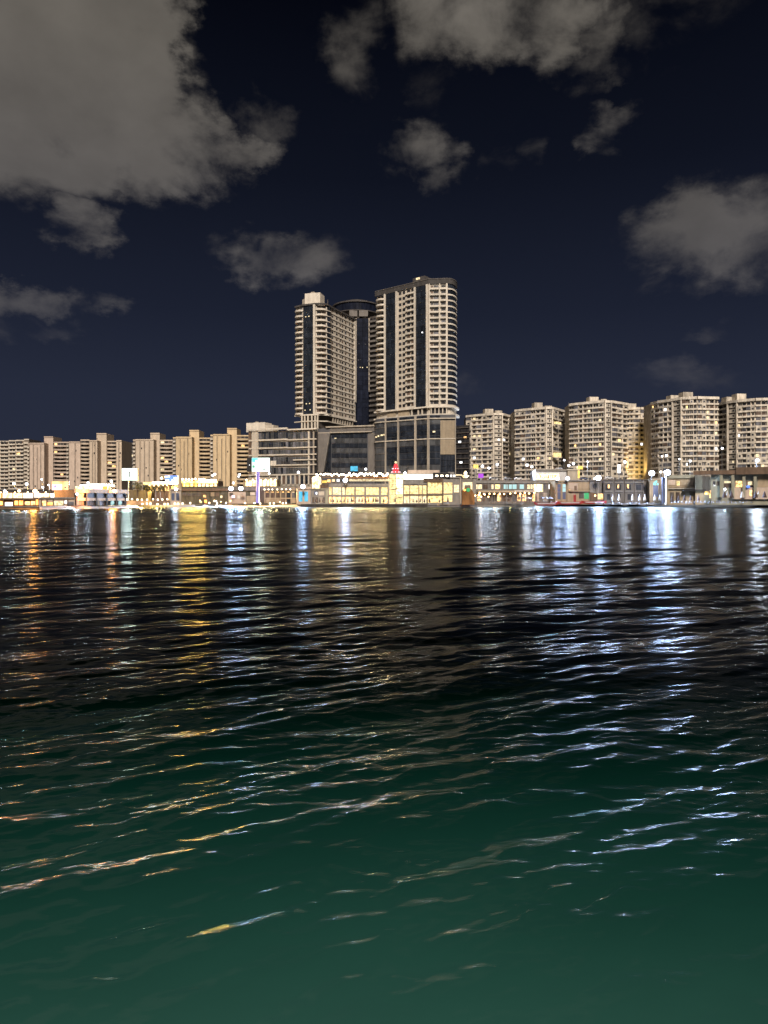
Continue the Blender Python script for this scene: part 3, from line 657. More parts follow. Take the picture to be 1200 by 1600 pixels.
# ------------------------------------------------------------------ apartment blocks on the left
def left_block(label, parts, D=545, wall='left_wall', fh=3.05, zv=8):
    """parts: (kind, px0, px1, ytop[, n]) ; blank slitted wall, taller core, curved balconies, flat balconies, plain"""
    p0 = parts[0][1]; p1 = parts[-1][2]
    th = thing('slab_block', label, 'apartment block', (X((p0 + p1) / 2, D), D, GZ), 'apartment blocks on the left')
    for q in parts:
        kind, a, b, yt = q[:4]; n = q[4] if len(q) > 4 else 3
        off = {'blank': 0, 'core': 7, 'curve': 5, 'flat': 2, 'nib': 2.5, 'plain': 9}[kind]
        f = Fac((a, D + off), (b, D + off)); zt = Z(yt, D + off)
        mw = wall if kind in ('blank', 'core') else ('left_recess_shade' if kind in ('curve', 'nib') else wall)
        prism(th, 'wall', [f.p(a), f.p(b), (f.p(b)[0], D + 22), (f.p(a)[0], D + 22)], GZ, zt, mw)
        f.bz(th, 'roof_parapet', a, b, zt - .9, zt + .1, wall, .35, .5)
        nf = int((zt - 1.2 - zv) / fh)
        if kind == 'blank':
            for k in range(n):
                c = a + (b - a) * (k + 1) / (n + 1) + random.uniform(-.6, .6); f.bz(th, 'wall_slit', c - .55, c + .55, GZ, zt - random.choice([1.5, 3.5]), 'groove', .05, .1)
                f.bz(th, 'wall_rib', c + .6, c + 1.2, GZ, zt - 1, wall, .5, .6)
            for _ in range(random.randint(3, 7)):
                c = random.uniform(a + 2, b - 2); z = zt - 1.6 - fh * random.randint(1, max(2, nf - 2)); f.bz(th, 'window', c - .8, c + .8, z, z + 1.3, 'window_dark', .1, .2)
        if kind == 'core':
            for i in range(nf): f.bz(th, 'window', a + .6, a + 1.5, zt - 5 - i * fh, zt - 3.7 - i * fh, 'window_brown', .08, .1)
        if kind in ('curve', 'flat', 'nib'):
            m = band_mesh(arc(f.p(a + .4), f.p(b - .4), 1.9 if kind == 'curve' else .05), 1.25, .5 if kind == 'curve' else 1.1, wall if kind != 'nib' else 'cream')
            for i in range(nf):
                z = zt - .9 - (i + 1) * fh
                place(th, 'balcony', m, z)
                if kind == 'nib': continue
                nb = max(1, int(round((b - a) / 6.0)))
                for k in range(nb):
                    w = (b - a - 1.6) / nb; c = a + .8 + k * w
                    lit = random.random() < .05
                    f.bz(th, 'window', c + .4, c + w - .4, z + 1.2, z + 2.8, random.choice(['lit_warm', 'lit_cream']) if lit else random.choice(['window_dark', 'window_brown', 'dark_recess']), .1, .2)
        if kind == 'plain':
            for i in range(nf):
                for k in range(3):
                    w = (b - a) / 3; f.bz(th, 'window', a + k * w + .8, a + (k + 1) * w - .8, zt - 3 - i * fh, zt - 1.4 - i * fh, 'lit_cream' if (i == 3 and k) else 'window_dark', .08, .1)
    return th
b0 = left_block('balconied block at the far left with arched top-floor openings', [('flat', -14, 0, 689), ('flat', 0, 14, 689), ('flat', 14, 25, 688), ('flat', 25, 38, 687.5), ('nib', 38, 45.5, 686)], 556, 'cream')
f = Fac((-14, 558), (45, 558))
for c in (4, 9, 17, 21, 28, 34):
    q = f.p(c, 1.2); cyl(b0, 'arched_opening', (q[0], q[1], Z(691.5, 558)), 1.9, .5, 'dark_recess').rotation_euler = (R(90), 0, 0)
left_block('pinkish slitted block with two raised stair cores, behind the orange beach light', [('nib', 43.5, 46.5, 693), ('blank', 46.5, 69, 692, 3), ('core', 69, 83, 682), ('curve', 84, 105, 690.5)], 545, 'pink')
left_block('narrow pink windowless-fronted block with short balconies on its left edge', [('nib', 104.5, 108, 690.5), ('blank', 108, 125.5, 690, 1), ], 540, 'pink')
left_block('pale block with white curved balconies and a tall stair core behind the round pavilion', [('curve', 126, 140, 687), ('blank', 140, 152, 688, 2), ('core', 151, 166.5, 677)], 536, 'left_wall')
left_block('short block with flat balconies just left of the white advertising screen', [('curve', 167.5, 182, 689), ('blank', 182, 190, 688, 1)], 540, 'left_wall')
left_block('dark grey block set back behind the white advertising screen', [('plain', 189, 210, 692)], 600, 'stone_grey')
left_block('tan slitted block right of the white advertising screen', [('nib', 208, 212, 687), ('blank', 212, 240, 686.5, 3), ('core', 235, 249.5, 676.5), ('curve', 250, 270, 687.5)], 536, 'left_wall')
left_block('golden-lit slitted block above the brightest yellow terrace restaurant', [('nib', 270.5, 275, 683.5), ('blank', 275, 300, 682.5, 3), ('core', 296, 311, 672), ('curve', 311, 329, 684)], 528, 'left_gold_lit')
left_block('golden-lit slitted block nearest the office block, with the tallest stair core', [('nib', 329, 333, 679.5), ('blank', 333, 359, 678.5, 3), ('core', 355, 370, 669), ('curve', 370, 389, 680)], 518, 'left_gold_lit')

# ------------------------------------------------------------------ the shore: shops, restaurants, the lit mall
def lowrise(name, label, cat, a, b, ytop, m, depth=12, zbase=1.2, roofm=None, group=None):
    f = Fac(a, b); D = (a[1] + b[1]) / 2; c = f.at((a[0] + b[0]) / 2)
    th = thing(name, label, cat, (float(c[0]), float(c[1]), zbase), group)
    p, q = f.p(a[0]), f.p(b[0]); n = -f.n * depth
    prism(th, 'wall', [p, q, (q[0] + n[0], q[1] + n[1]), (p[0] + n[0], p[1] + n[1])], zbase, Z(ytop, D), m)
    if roofm: f.b(th, 'roof_edge', a[0] - .3, b[0] + .3, ytop - .6, ytop + 1.4, roofm, .5, 1.2)
    return th, f
def bulbs(label, f, pxs, y, m='bulb', d=.55, off=.8, cat='string lights', wave=.5, every=3, light=None):
    p0 = f.p(pxs[0], off); D = p0[1]
    th = thing('string_lights', label, cat, (p0[0], p0[1], Z(y, D)))
    a = f.p(pxs[0], off); b = f.p(pxs[-1], off)
    f.b(th, 'cable', pxs[0], pxs[-1], y - .25, y - .08, 'black', off, .06)
    for i, p in enumerate(pxs):
        q = f.p(p, off); ball(th, 'bulb', (q[0], q[1], Z(y + random.uniform(-wave, wave), q[1])), d, m)
        if i % every == 0: lamp_light(th, light or m, (q[0], q[1] - .9, Z(y, q[1])), .42)
    return th
def spread(a, b, n, j=0.0): return [a + (b - a) * i / (n - 1) + random.uniform(-j, j) for i in range(n)]

# -- far left beach cafes
th, f = lowrise('beach_cafe', 'orange lit beach cafe at the far left water edge', 'cafe', (-30, 255), (60, 262), 779, 'orange_wall', 10)
f.b(th, 'roof_edge', -30, 60, 778, 780.5, 'brown', .8, 1)
for p0, p1, y0, y1, m in ((-20, -4, 784, 790, 'lit_orange'), (-2, 4, 783, 789, 'lit_orange'), (8, 19.5, 784.8, 790.4, 'lit_white'), (23, 28, 782.5, 789, 'lit_orange'), (30, 36, 782, 789, 'lit_orange'), (39, 47, 783.5, 789, 'lit_warm'), (48.5, 55, 783, 789, 'lit_warm'), (56, 59.6, 780, 789, 'lit_orange')):
    f.b(th, 'lit_window', p0, p1, y0, y1, m, .15, .3)
for p in (-12, 6, 21, 37.5, 56): f.b(th, 'post', p - .5, p + .5, 780.5, 791, 'brown', 1.0, .25)
th, f = lowrise('terrace_cafe', 'upper terrace cafe with a row of glowing sign boxes above the orange cafe', 'cafe', (-30, 285), (112, 298), 769.5, 'brown', 12)
f.b(th, 'roof_edge', 62, 112, 768.2, 770, 'roof_dark', 1.2, 1.6)
for p0, p1, y0, y1, m in ((-16, 2, 772, 779, 'lit_gold'), (4.6, 19.4, 770.5, 779, 'lit_sign'), (21, 35, 770.6, 778.4, 'lit_sign'), (36.8, 51.4, 770.6, 780.8, 'white_canopy'), (53.5, 64.5, 770.8, 777, 'white_canopy'), (65.2, 77.4, 771, 777, 'lit_sign'), (79, 90, 771, 777.4, 'lit_white'), (91.5, 105, 771, 777.2, 'lit_sign')):
    f.b(th, 'sign_box', p0, p1, y0, y1, m, .9, .5)
for p in (3.3, 20.2, 36, 52.4, 78.2, 90.8): f.b(th, 'post', p - .4, p + .4, 770, 783, 'brown', 1.0, .3)
bulbs('orange bulbs along the roof edge of the far-left terrace cafe', f, [-8, 2, 12, 24, 44, 60, 72, 86, 99], 769.4, 'bulb_amber', .6, 1.6, every=2, light='lamp_amber')
th, f = lowrise('stone_cafe', 'low grey stone-fronted cafe with warm windows beside the two-storey pavilion', 'cafe', (60.5, 262), (117, 268), 777.6, 'pink', 10, roofm='grey_wall')
for p0, p1, y0, y1, m in ((66, 72, 783, 790, 'lit_warm'), (74, 82, 785, 789.4, 'lit_orange'), (84, 99, 783.2, 789.6, 'lit_cream'), (100.5, 104.5, 782.4, 786.6, 'lit_white'), (106, 115, 784, 790, 'window_grey')):
    f.b(th, 'window', p0, p1, y0, y1, m, .15, .3)
for p in (64.5, 73, 83, 99.8, 105.3): f.b(th, 'column', p - .7, p + .7, 780, 791.5, 'brown', .5, .6)
th, f = lowrise('glass_pavilion', 'two-storey dark-framed pavilion with pink slabs and pale blue oval windows', 'pavilion', (116, 268), (196, 290), 766, 'groove', 12)
f.b(th, 'roof_slab', 116, 197.5, 764.6, 770.6, 'pink', .9, 1.2); f.b(th, 'floor_slab', 117.5, 196, 778.2, 782.4, 'pink', .6, .8)
for p in (117.4, 133.4, 149.4, 165.2, 180.4, 195): f.b(th, 'column', p - .8, p + .8, 770.6, 790, 'black', .8, .6)
for i, p in enumerate((118.5, 134.5, 150.5, 166.4, 181.5)):
    f.b(th, 'pane', p, p + 13.5, 771, 778, 'window_grey' if i != 1 else 'glass_grey', .15, .2)
    if i < 3:
        for k in range(3): f.b(th, 'pane', p + k * 4.6, p + k * 4.6 + 4.2, 783, 789.6, random.choice(['window_grey', 'tan', 'window_brown']), .15, .2)
for p, w in ((174, 8), (186, 8)):
    q = f.p(p, .3); e = ball(th, 'oval_window', (q[0], q[1], Z(785.6, q[1])), (w * q[1] / F, .5, 7.6 * q[1] / F), 'pale_blue')
f.b(th, 'lit_soffit', 168, 180, 766.4, 769.8, 'lit_orange', 1.1, .3)
# round lit pavilion roof
D = 305.0; cx = X(139, D); th = thing('round_pavilion', 'round pavilion with a broad glowing domed canopy behind the glass pavilion', 'pavilion', (cx, D + 9, 1.2))
def lathe(th, name, prof, m, n=24, sy=1.0):
    c = th.location; v = []; fcs = []
    for r, z in prof: v += [(r * math.cos(2 * math.pi * i / n), r * sy * math.sin(2 * math.pi * i / n), z - c[2]) for i in range(n)]
    for j in range(len(prof) - 1):
        for i in range(n): fcs.append((j * n + i, j * n + (i + 1) % n, (j + 1) * n + (i + 1) % n, (j + 1) * n + i))
    fcs += [tuple(range(n))[::-1], tuple(range((len(prof) - 1) * n, len(prof) * n))]
    me = bpy.data.meshes.new(name); me.from_pydata(v, [], fcs); me.materials.append(MATS[m]); o = bpy.data.objects.new(name, me); COL.objects.link(o); o.parent = th; return o
r0 = 27 * D / F
lathe(th, 'drum', [(r0 * .8, 1.2), (r0 * .8, Z(758.5, D))], 'lit_sign')
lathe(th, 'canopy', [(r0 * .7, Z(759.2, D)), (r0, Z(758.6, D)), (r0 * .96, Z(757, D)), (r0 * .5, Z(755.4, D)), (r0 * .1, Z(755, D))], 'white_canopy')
for k in range(12):
    a = math.pi + math.pi * k / 11; q = (cx + r0 * .82 * math.cos(a), D + 9 + r0 * .82 * math.sin(a)); bx(th, 'post', (q[0], q[1], (1.2 + Z(758.5, D)) / 2), (.4, .4, Z(758.5, D) - 1.2), 'brown')
f = Fac((146, D - 1), (160, D - 1)); f.b(th, 'sign', 146, 160.5, 759.6, 765, 'screen_pink', .3, .3); f.b(th, 'sign', 160.8, 168, 759.6, 764.6, 'yellow_sign', .3, .3); f.b(th, 'sign', 118, 144, 760, 764.8, 'lit_sign', .3, .3)

# -- advertising screens
def screen(label, p0, p1, y0, y1, D, m, post, ybase, extra=None, postm='metal'):
    f = Fac((p0, D), (p1, D)); q = f.p((p0 + p1) / 2)
    th = thing('advertising_screen', label, 'billboard', (q[0], q[1], Z(ybase, D)), 'advertising screens on the shore')
    fr_ = f.b(th, 'frame', p0 - .5, p1 + .5, y0 - .5, y1 + .5, 'black', 0, .8); sub(fr_, f.b(th, 'screen', p0, p1, y0, y1, m, .06, .1))
    if post: 
        zb, zt = Z(ybase, D), Z(y1, D); q = f.p(post[0], -.6); cyl(th, 'post', (q[0], q[1], (zb + zt) / 2), post[1] * D / F, zt - zb, postm)
    q = f.p((p0 + p1) / 2, 3.4); lamp_light(th, 'screen' if m == 'screen_white' else 'bulb_amber', (q[0], q[1], Z((y0 + y1) / 2, D)), 2.4 if m == 'screen_white' else .4)  # spot added for the screen's streak on the water; no lamp hangs here
    for (a, b, c, d, mm) in (extra or []): sub(fr_, f.b(th, 'screen_mark', a, b, c, d, mm, .12, .05))
    return th, f
screen('orange and pink lit advertising screen above the stone cafe', 81, 106.8, 752, 766, 300, 'screen_orange', (94, 1.6), 786, [(81.4, 97, 757, 765.6, 'screen_pink'), (84.5, 88.5, 758.5, 762, 'violet_lit'), (86, 87, 757, 759, 'violet_lit'), (101, 103.4, 760.5, 762.5, 'boat_blue')])
screen('white lit advertising screen on a slim post beside the palms', 190.5, 214.5, 731.8, 750.6, 330, 'screen_white', (199.5, 1.8), 784, [(196, 199, 737, 737.9, 'grey_wall'), (200.4, 203.6, 736.8, 738, 'groove'), (201.3, 203, 738, 744, 'groove'), (205, 210, 737, 737.8, 'grey_wall'), (200.6, 203.8, 744, 745, 'groove')])
th, f = screen('blue and white lit advertising screen on a thick violet column', 393.6, 421.4, 715.4, 736.8, 345, 'screen_white', (402.5, 6), 786, [(393.8, 403, 715.8, 718.6, 'screen_sky'), (394, 399, 718.6, 722, 'screen_sky'), (394.4, 398, 727, 731, 'green_lit'), (413.4, 414.6, 724, 733, 'stone_grey'), (411, 414, 732.8, 734.2, 'stone_grey'), (395, 406, 729, 730, 'pale_blue')], 'violet_lit')
f.b(th, 'side_panel', 385.6, 393, 715, 737, 'black', -.3, 1.2)
f.b(th, 'side_lamp', 389.2, 390.2, 726, 727, 'lit_white', -.1, 1.1)

# -- palm garden
def palm(label, px, D, ytop, ybase, s=1.0):
    x = X(px, D); zb, zt = Z(ybase, D), Z(ytop, D)
    th = thing('palm_tree', label, 'palm tree', (x, D, zb), 'palm trees in the shore garden')
    v = []; fc = []; n = 8; ks = 9
    for j in range(ks):
        t = j / (ks - 1); r = (.30 - .1 * t) * s * (1.15 if j % 2 else 1); ox = .5 * t * t * math.sin(px)
        v += [(ox + r * math.cos(2 * math.pi * i / n), r * math.sin(2 * math.pi * i / n), (zt - zb) * t) for i in range(n)]
    for j in range(ks - 1):
        for i in range(n): fc.append((j * n + i, j * n + (i + 1) % n, (j + 1) * n + (i + 1) % n, (j + 1) * n + i))
    me = bpy.data.meshes.new('trunk'); me.from_pydata(v, [], fc); me.materials.append(MATS['bark']); o = bpy.data.objects.new('trunk', me); COL.objects.link(o); o.parent = th
    v = []; fc = []; top = np.array([.5 * math.sin(px), 0, zt - zb])
    for k in range(26):
        a = k * 2.399 + random.uniform(-.2, .2); el0 = R(random.uniform(-15, 75)); L = random.uniform(2.6, 3.7) * s
        d = np.array([math.cos(a), math.sin(a), 0]); sd = np.array([-math.sin(a), math.cos(a), 0])
        pr = top.copy(); e = el0; segs = 7
        for j in range(segs):
            nx_ = pr + (d * math.cos(e) + np.array([0, 0, math.sin(e)])) * L / segs
            w = .62 * s * math.sin(math.pi * (j + .8) / (segs + 1))
            for sgn in (-1, 1):                                   # leaflets either side of the rib
                b = len(v); tip = (pr + nx_) / 2 + sd * sgn * w + np.array([0, 0, -.35 * w]) + d * .2
                v += [tuple(pr), tuple(nx_), tuple(tip)]; fc.append((b, b + 1, b + 2))
            pr = nx_; e -= R(22)
    me = bpy.data.meshes.new('crown'); me.from_pydata(v, [], fc); me.materials.append(MATS['frond']); o = bpy.data.objects.new('crown', me); COL.objects.link(o); o.parent = th
for lab, px, D, yt, yb, s in (('leftmost and tallest lit palm under the white advertising screen', 214.5, 318, 757.5, 785, 1.25), ('second palm from the left, below the yellow canopy', 230, 322, 760, 785, 1.1),
                              ('third palm from the left, dim crown over the string lights', 243, 326, 761.5, 786, 1.0), ('palm standing closest to the pink kiosk', 257, 326, 761, 786, 1.05), ('short palm between the third palm and the kiosk palm', 250.5, 333, 763, 786, .9)):
    palm(lab, px, D, yt, yb, s)
th, f = lowrise('garden_wall', 'low dark wall along the palm garden with a row of bulbs', 'wall', (197, 312), (266, 322), 782.6, 'brown', 2)
bulbs('warm string lights over the palm garden wall', f, spread(199, 262, 9, 1.2), 780.4, 'bulb', .6, .2)
bulbs('lower string of white bulbs at the garden water edge', f, [221.5, 228.4, 234, 245, 256, 261, 272, 277], 787.2, 'bulb', .6, 1.5)
th, f = lowrise('canopy_cafe', 'low cafe with a glowing yellow fabric canopy behind the palms', 'cafe', (224, 352), (268, 352), 759, 'brown', 10)
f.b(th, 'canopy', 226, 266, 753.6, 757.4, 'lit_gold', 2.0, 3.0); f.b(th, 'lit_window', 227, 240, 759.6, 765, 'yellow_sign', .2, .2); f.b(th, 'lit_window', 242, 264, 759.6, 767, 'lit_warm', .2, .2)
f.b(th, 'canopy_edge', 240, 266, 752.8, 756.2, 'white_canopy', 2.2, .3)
bulbs('amber lanterns hanging under the yellow fabric canopy', f, [229, 236, 243, 250, 257, 263], 758.6, 'bulb_amber', .7, 2.4, every=2, light='gold')
th = thing('blue_sign', 'blue and white lit roof sign between the yellow canopy and the terrace restaurant', 'sign', (X(267, 356), 356, Z(760, 356)))
f = Fac((256, 356), (279, 356)); f.b(th, 'panel', 258, 278, 743, 757, 'blue_lit', 0, .5)
for p0, p1, y0, y1 in ((257, 262, 744, 746), (259, 264, 749, 753), (262.5, 265.5, 743.5, 745.5), (268.5, 270.5, 749, 757), (266, 271, 752, 757), (271.5, 277, 746, 748), (272, 276.6, 749.6, 752), (271.5, 277.6, 753.6, 756.6)): f.b(th, 'sign_mark', p0, p1, y0, y1, 'lit_white', .1, .1)
for p in (262, 274): f.b(th, 'leg', p - .3, p + .3, 757, 766, 'metal', 0, .3)
th, f = lowrise('kiosk', 'pink kiosk with two dark narrow windows at the edge of the palm garden', 'kiosk', (266, 322), (283, 324), 764.5, 'pink', 6, roofm='pink')
for p0 in (268.2, 275.4): f.b(th, 'window', p0, p0 + 4.4, 770.6, 782, 'boat_blue', .1, .2)
f.b(th, 'pilaster', 273.4, 274.8, 766, 788, 'cream_dim', .4, .5); f.b(th, 'pilaster', 266, 267.4, 766, 788, 'cream_dim', .4, .5); f.b(th, 'pilaster', 281.4, 283, 766, 788, 'cream_dim', .4, .5)

# -- arcade of small shops under the upper deck
th, f = lowrise('shop_arcade', 'long dim arcade of small shops below the bright terrace restaurants', 'shops', (283.5, 352), (463, 352), 760, 'olive', 14)
f.b(th, 'deck_parapet', 283.5, 360, 763, 767, 'brown', .6, .8); f.b(th, 'deck_parapet', 360, 463, 761, 766.5, 'stone_grey', .6, .8)
for i, p in enumerate(spread(285, 358, 11)): f.b(th, 'shop_front', p + .5, p + 6.2, 769 + (i % 3), 775.5, random.choice(['tan', 'groove', 'olive', 'brown', 'tan_wall']), .2, .3)
for p0, p1, y0, y1, m in ((318, 322, 773.5, 777, 'lit_warm'), (319.5, 323, 781, 786, 'lit_orange'), (334, 339, 782, 784, 'lit_white'), (312, 315.5, 783, 786, 'lit_cream'), (344.5, 347.5, 774.5, 778, 'lit_cream'), (362, 367, 774, 778, 'screen_pink'), (371, 375.4, 774, 779.5, 'cream_bright'), (391, 399, 769, 774, 'cream'),
                          (357, 384, 768.5, 787, 'pink'), (385, 399.5, 775, 787, 'tan'), (400, 406.6, 768, 786, 'green_wall'), (407.2, 412.4, 768, 785, 'groove')):
    f.b(th, 'shop_panel', p0, p1, y0, y1, m, .25 if m not in ('pink',) else .12, .3)
for k in range(6):
    p = 413.5 + 8.2 * k; f.b(th, 'pillar', p, p + 1.2, 767.5, 787, 'tan', .7, .5)
    f.b(th, 'window', p + 1.8, p + 7.6, 769.5, 777.4, ['window_brown', 'lit_warm', 'window_brown', 'groove', 'glass', 'window_grey'][k] if k != 1 else 'window_brown', .2, .2)
    f.b(th, 'lit_strip', p + 2.4, p + 6, 768.4, 769.3, 'lit_warm' if k < 5 else 'lit_cream', .3, .1)
    f.b(th, 'window', p + 1.8, p + 7.6, 780, 786, ['tan', 'lit_warm', 'tan', 'window_brown', 'glass', 'tan'][k] if k != 1 else 'tan_wall', .2, .2)
    f.b(th, 'sill', p + 1.2, p + 8.2, 777.8, 779.4, 'tan', .4, .4)
bulbs('string of white bulbs along the foot of the arcade shops', f, [287.5, 299.6, 329, 341, 355, 384.6, 399, 408, 423, 429, 443, 448], 786.3, 'bulb', .62, 2.5, wave=.8)
bulbs('string of warm bulbs under the arcade deck edge', f, [414, 420, 426, 433.6, 440.6, 447.6, 454], 764.8, 'bulb', .5, .9, wave=.8)
bulbs('short row of lamp bulbs on shop counters inside the arcade', f, [313.5, 336, 346, 361, 404, 438], 783.2, 'bulb_amber', .5, 1.2, wave=1.5)
th, f = lowrise('terrace_restaurant', 'brightest yellow terrace restaurant on the upper deck left of centre', 'restaurant', (284, 366), (340.5, 366), 751, 'brown', 12, zbase=1.2)
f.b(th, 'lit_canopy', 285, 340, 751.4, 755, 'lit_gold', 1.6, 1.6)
for k in range(9): f.b(th, 'lit_window', 285.4 + k * 6.1, 290.4 + k * 6.1, 755.6, 762.6, 'lit_gold' if k < 4 else 'lit_sign', .3, .3)
for k in range(10): f.b(th, 'post', 284.2 + k * 6.1, 285 + k * 6.1, 755, 763, 'brown', .9, .3)
f.b(th, 'glowing_screen', 315, 339.5, 749, 754.6, 'white_canopy', 1.8, .2)
bulbs('row of globe bulbs on the roof of the brightest terrace restaurant', f, [287, 292.4, 297, 302, 307, 313, 316.5, 320], 748.8, 'bulb', .95, 2.2, every=1, light='gold')
th, f = lowrise('terrace_restaurant', 'cream lit terrace restaurant behind the violet screen column', 'restaurant', (380, 368), (433, 368), 749, 'tan_wall', 12, zbase=1.2)
f.b(th, 'roof_edge', 380, 433, 748, 750, 'cream_dim', 1.2, 1.4)
for k in range(9):
    f.b(th, 'lit_window', 384 + k * 5.4, 388.4 + k * 5.4, 750.6, 759.6, 'lit_sign', .3, .3)
for k in range(8): f.b(th, 'post', 388.6 + k * 5.4, 389.2 + k * 5.4, 750, 760, 'brown', .6, .2)
bulbs('row of bulbs along the eave of the cream terrace restaurant', f, [386, 396, 408, 416, 424, 431], 749.6, 'bulb', .6, 1.6, every=2)
th, f = lowrise('kiosk', 'pinkish kiosk with two glowing cyan windows', 'kiosk', (464, 344), (485.5, 345), 762.4, 'pink', 6, roofm='pink')
for p0 in (467, 475.6): f.b(th, 'window', p0, p0 + 5.6, 768, 783.6, 'cyan', .1, .2)
for p0 in (464.3, 473.2, 483.2): f.b(th, 'pilaster', p0, p0 + 1.9, 765, 787, 'pink', .4, .5)
th, f = lowrise('small_shop', 'small grey shop with open front between the cyan kiosk and the mall', 'shop', (486, 344), (513.5, 346), 763.6, 'grey_wall', 8, roofm='green_wall')
for p0, p1, y0, y1, m in ((491, 496, 767.5, 773, 'boat_blue'), (493.4, 495.4, 769, 772.5, 'lit_white'), (498, 506.4, 768, 774, 'cream'), (488, 491, 777, 786, 'groove'), (493, 497, 777, 786, 'groove'), (499.4, 504, 777, 786, 'cream_dim'), (505, 507.6, 777, 786, 'groove')): f.b(th, 'shop_panel', p0, p1, y0, y1, m, .15, .2)
f.b(th, 'pilaster', 508.4, 512.6, 765, 787, 'green_wall', .4, .5)
th = thing('dome_sign', 'bright domed yellow-white lantern pavilion at the mall roof corner', 'lantern', (X(494.5, 362), 362, 8.6)); D = 362
lathe(th, 'glass_drum', [(7.4 * D / F, 8.6), (7.4 * D / F, Z(748.5, D)), (6.4 * D / F, Z(745.6, D)), (3.0 * D / F, Z(744, D))], 'lit_sign', 16)
for k in range(8): a = math.pi * (1 + k / 7); bx(th, 'rib', (th.location[0] + 7.5 * D / F * math.cos(a), D + 7.5 * D / F * math.sin(a), (8.6 + Z(748.5, D)) / 2), (.2, .2, Z(748.5, D) - 8.6), 'brown')

# -- the waterfront mall
DM = 348.0
th, f = lowrise('mall_wing', 'left wing of the waterfront mall with warm yellow upper windows', 'mall', (500, DM), (607.5, DM), 757, 'grey_wall', 16)
f.b(th, 'brown_corner', 500, 513.6, 757, 764, 'brown', .2, .3)
f.b(th, 'upper_band', 514, 607.5, 755.8, 760.6, 'grey_wall', .5, .6)
WU = [(514, 518.2), (520, 533), (534.6, 538.8), (540.2, 553.6), (556, 569.2), (572, 592), (595.4, 605.4)]
for i, (p0, p1) in enumerate(WU):
    n = max(1, int(round((p1 - p0) / 4.5)))
    for k in range(n):
        w = (p1 - p0) / n; f.b(th, 'upper_pane', p0 + k * w + .12, p0 + (k + 1) * w - .12, 761.4, 773.2, 'lit_yellow' if i not in (1, 2) else 'lit_cream', .12, .2)
        f.b(th, 'shop_pane', p0 + k * w + .12, p0 + (k + 1) * w - .12, 776.4, 786.2, random.choice(['lit_yellow', 'lit_cream', 'lit_warm']), .12, .2)
for p in (513.2, 519.1, 533.8, 539.5, 554.8, 570.6, 593.7, 606.4): f.b(th, 'pilaster', p - .7, p + .7, 760.6, 787.5, 'grey_wall', .6, .6)
f.b(th, 'floor_band', 513, 607.5, 773.6, 776, 'grey_wall', .5, .6)
f.b(th, 'roof_terrace_wall', 502, 545, 750, 756, 'stone_grey', -2, .5)
for p0, p1, y0, y1, m in ((503, 510, 750.6, 754.4, 'yellow_sign'), (511, 516, 749, 753.4, 'lit_warm'), (518, 523, 748.4, 752.6, 'lit_cream'), (526, 530, 748.6, 752.4, 'lit_white'), (545, 607.4, 748.2, 751.8, 'lit_cream')): f.b(th, 'terrace_light_panel', p0, p1, y0, y1, m, -1.4, .3)
f.b(th, 'eave', 544, 607.5, 744.9, 747.4, 'orange_wall', .9, 3.0); f.b(th, 'terrace_roof', 502, 546, 744.6, 746.4, 'brown', .2, 3.0)
for k in range(14): f.b(th, 'corbel', 546 + k * 4.4, 547.4 + k * 4.4, 753, 755, 'dark_recess', .7, .4)
bulbs('dense string of warm bulbs above the left mall eave', f, spread(541, 606, 24, .7), 741.6, 'bulb', .95, .5, wave=2.2)
bulbs('white party bulbs over the left mall roof terrace', f, spread(494, 538, 13, 1.2), 741.8, 'bulb', .85, .5, wave=1.6)
th, f = lowrise('mall_lobby', 'tall glowing glass lobby at the centre of the mall', 'mall', (607.5, DM - 3), (630, DM - 3), 740.6, 'lit_cream', 14)
f.b(th, 'roof_edge', 607, 631, 738.6, 740.8, 'grey_wall', .8, 1.6)
for j, (y0, y1) in enumerate(((741.4, 747), (747.6, 756.4), (757, 765), (765.6, 772.2), (773, 779.4), (780, 786))):
    f.b(th, 'pane', 609, 618, y0, y1, 'lit_yellow', .15, .2); f.b(th, 'pane', 619, 629.2, y0, y1, 'lit_sign' if j < 4 else 'lit_yellow', .15, .2)
for p in (608.2, 618.5, 629.8): f.b(th, 'mullion', p - .4, p + .4, 741, 787, 'grey_wall', .4, .4)
for y in (747.3, 756.7, 765.3, 772.6, 779.7): f.b(th, 'transom', 608, 630, y - .25, y + .25, 'grey_wall', .35, .3)
f.b(th, 'stair_flight', 609, 629, 763.2, 764.3, 'brown', .5, .2).rotation_euler[1] = R(-11)
f.b(th, 'stair_flight', 618, 629, 777, 778, 'brown', .5, .2).rotation_euler[1] = R(-9)
th, f = lowrise('mall_wing', 'right wing of the mall with a white glowing canopy and brown-framed windows', 'mall', (630.5, DM), (692, DM + 2), 750, 'grey_wall', 16)
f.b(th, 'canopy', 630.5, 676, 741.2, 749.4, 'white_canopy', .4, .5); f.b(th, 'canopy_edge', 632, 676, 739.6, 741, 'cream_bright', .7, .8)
f.b(th, 'upper_band', 630.5, 667, 750.4, 757, 'grey_wall', .5, .6)
f.b(th, 'roof_house', 640, 690, 733.6, 738.6, 'pink', -6, 3)
for p0, p1 in ((631.2, 639.4), (641, 653.6), (654.4, 659), (660.6, 666.2)):
    n = 2 if p1 - p0 > 7 else 1
    for k in range(n):
        w = (p1 - p0) / n; f.b(th, 'upper_pane', p0 + k * w + .1, p0 + (k + 1) * w - .1, 758.6, 772, 'lit_yellow', .12, .2); f.b(th, 'shop_pane', p0 + k * w + .1, p0 + (k + 1) * w - .1, 774.6, 786, 'lit_cream', .12, .2)
for p in (640.2, 659.8, 654): f.b(th, 'pilaster', p - .6, p + .6, 757, 787, 'tan', .5, .5)
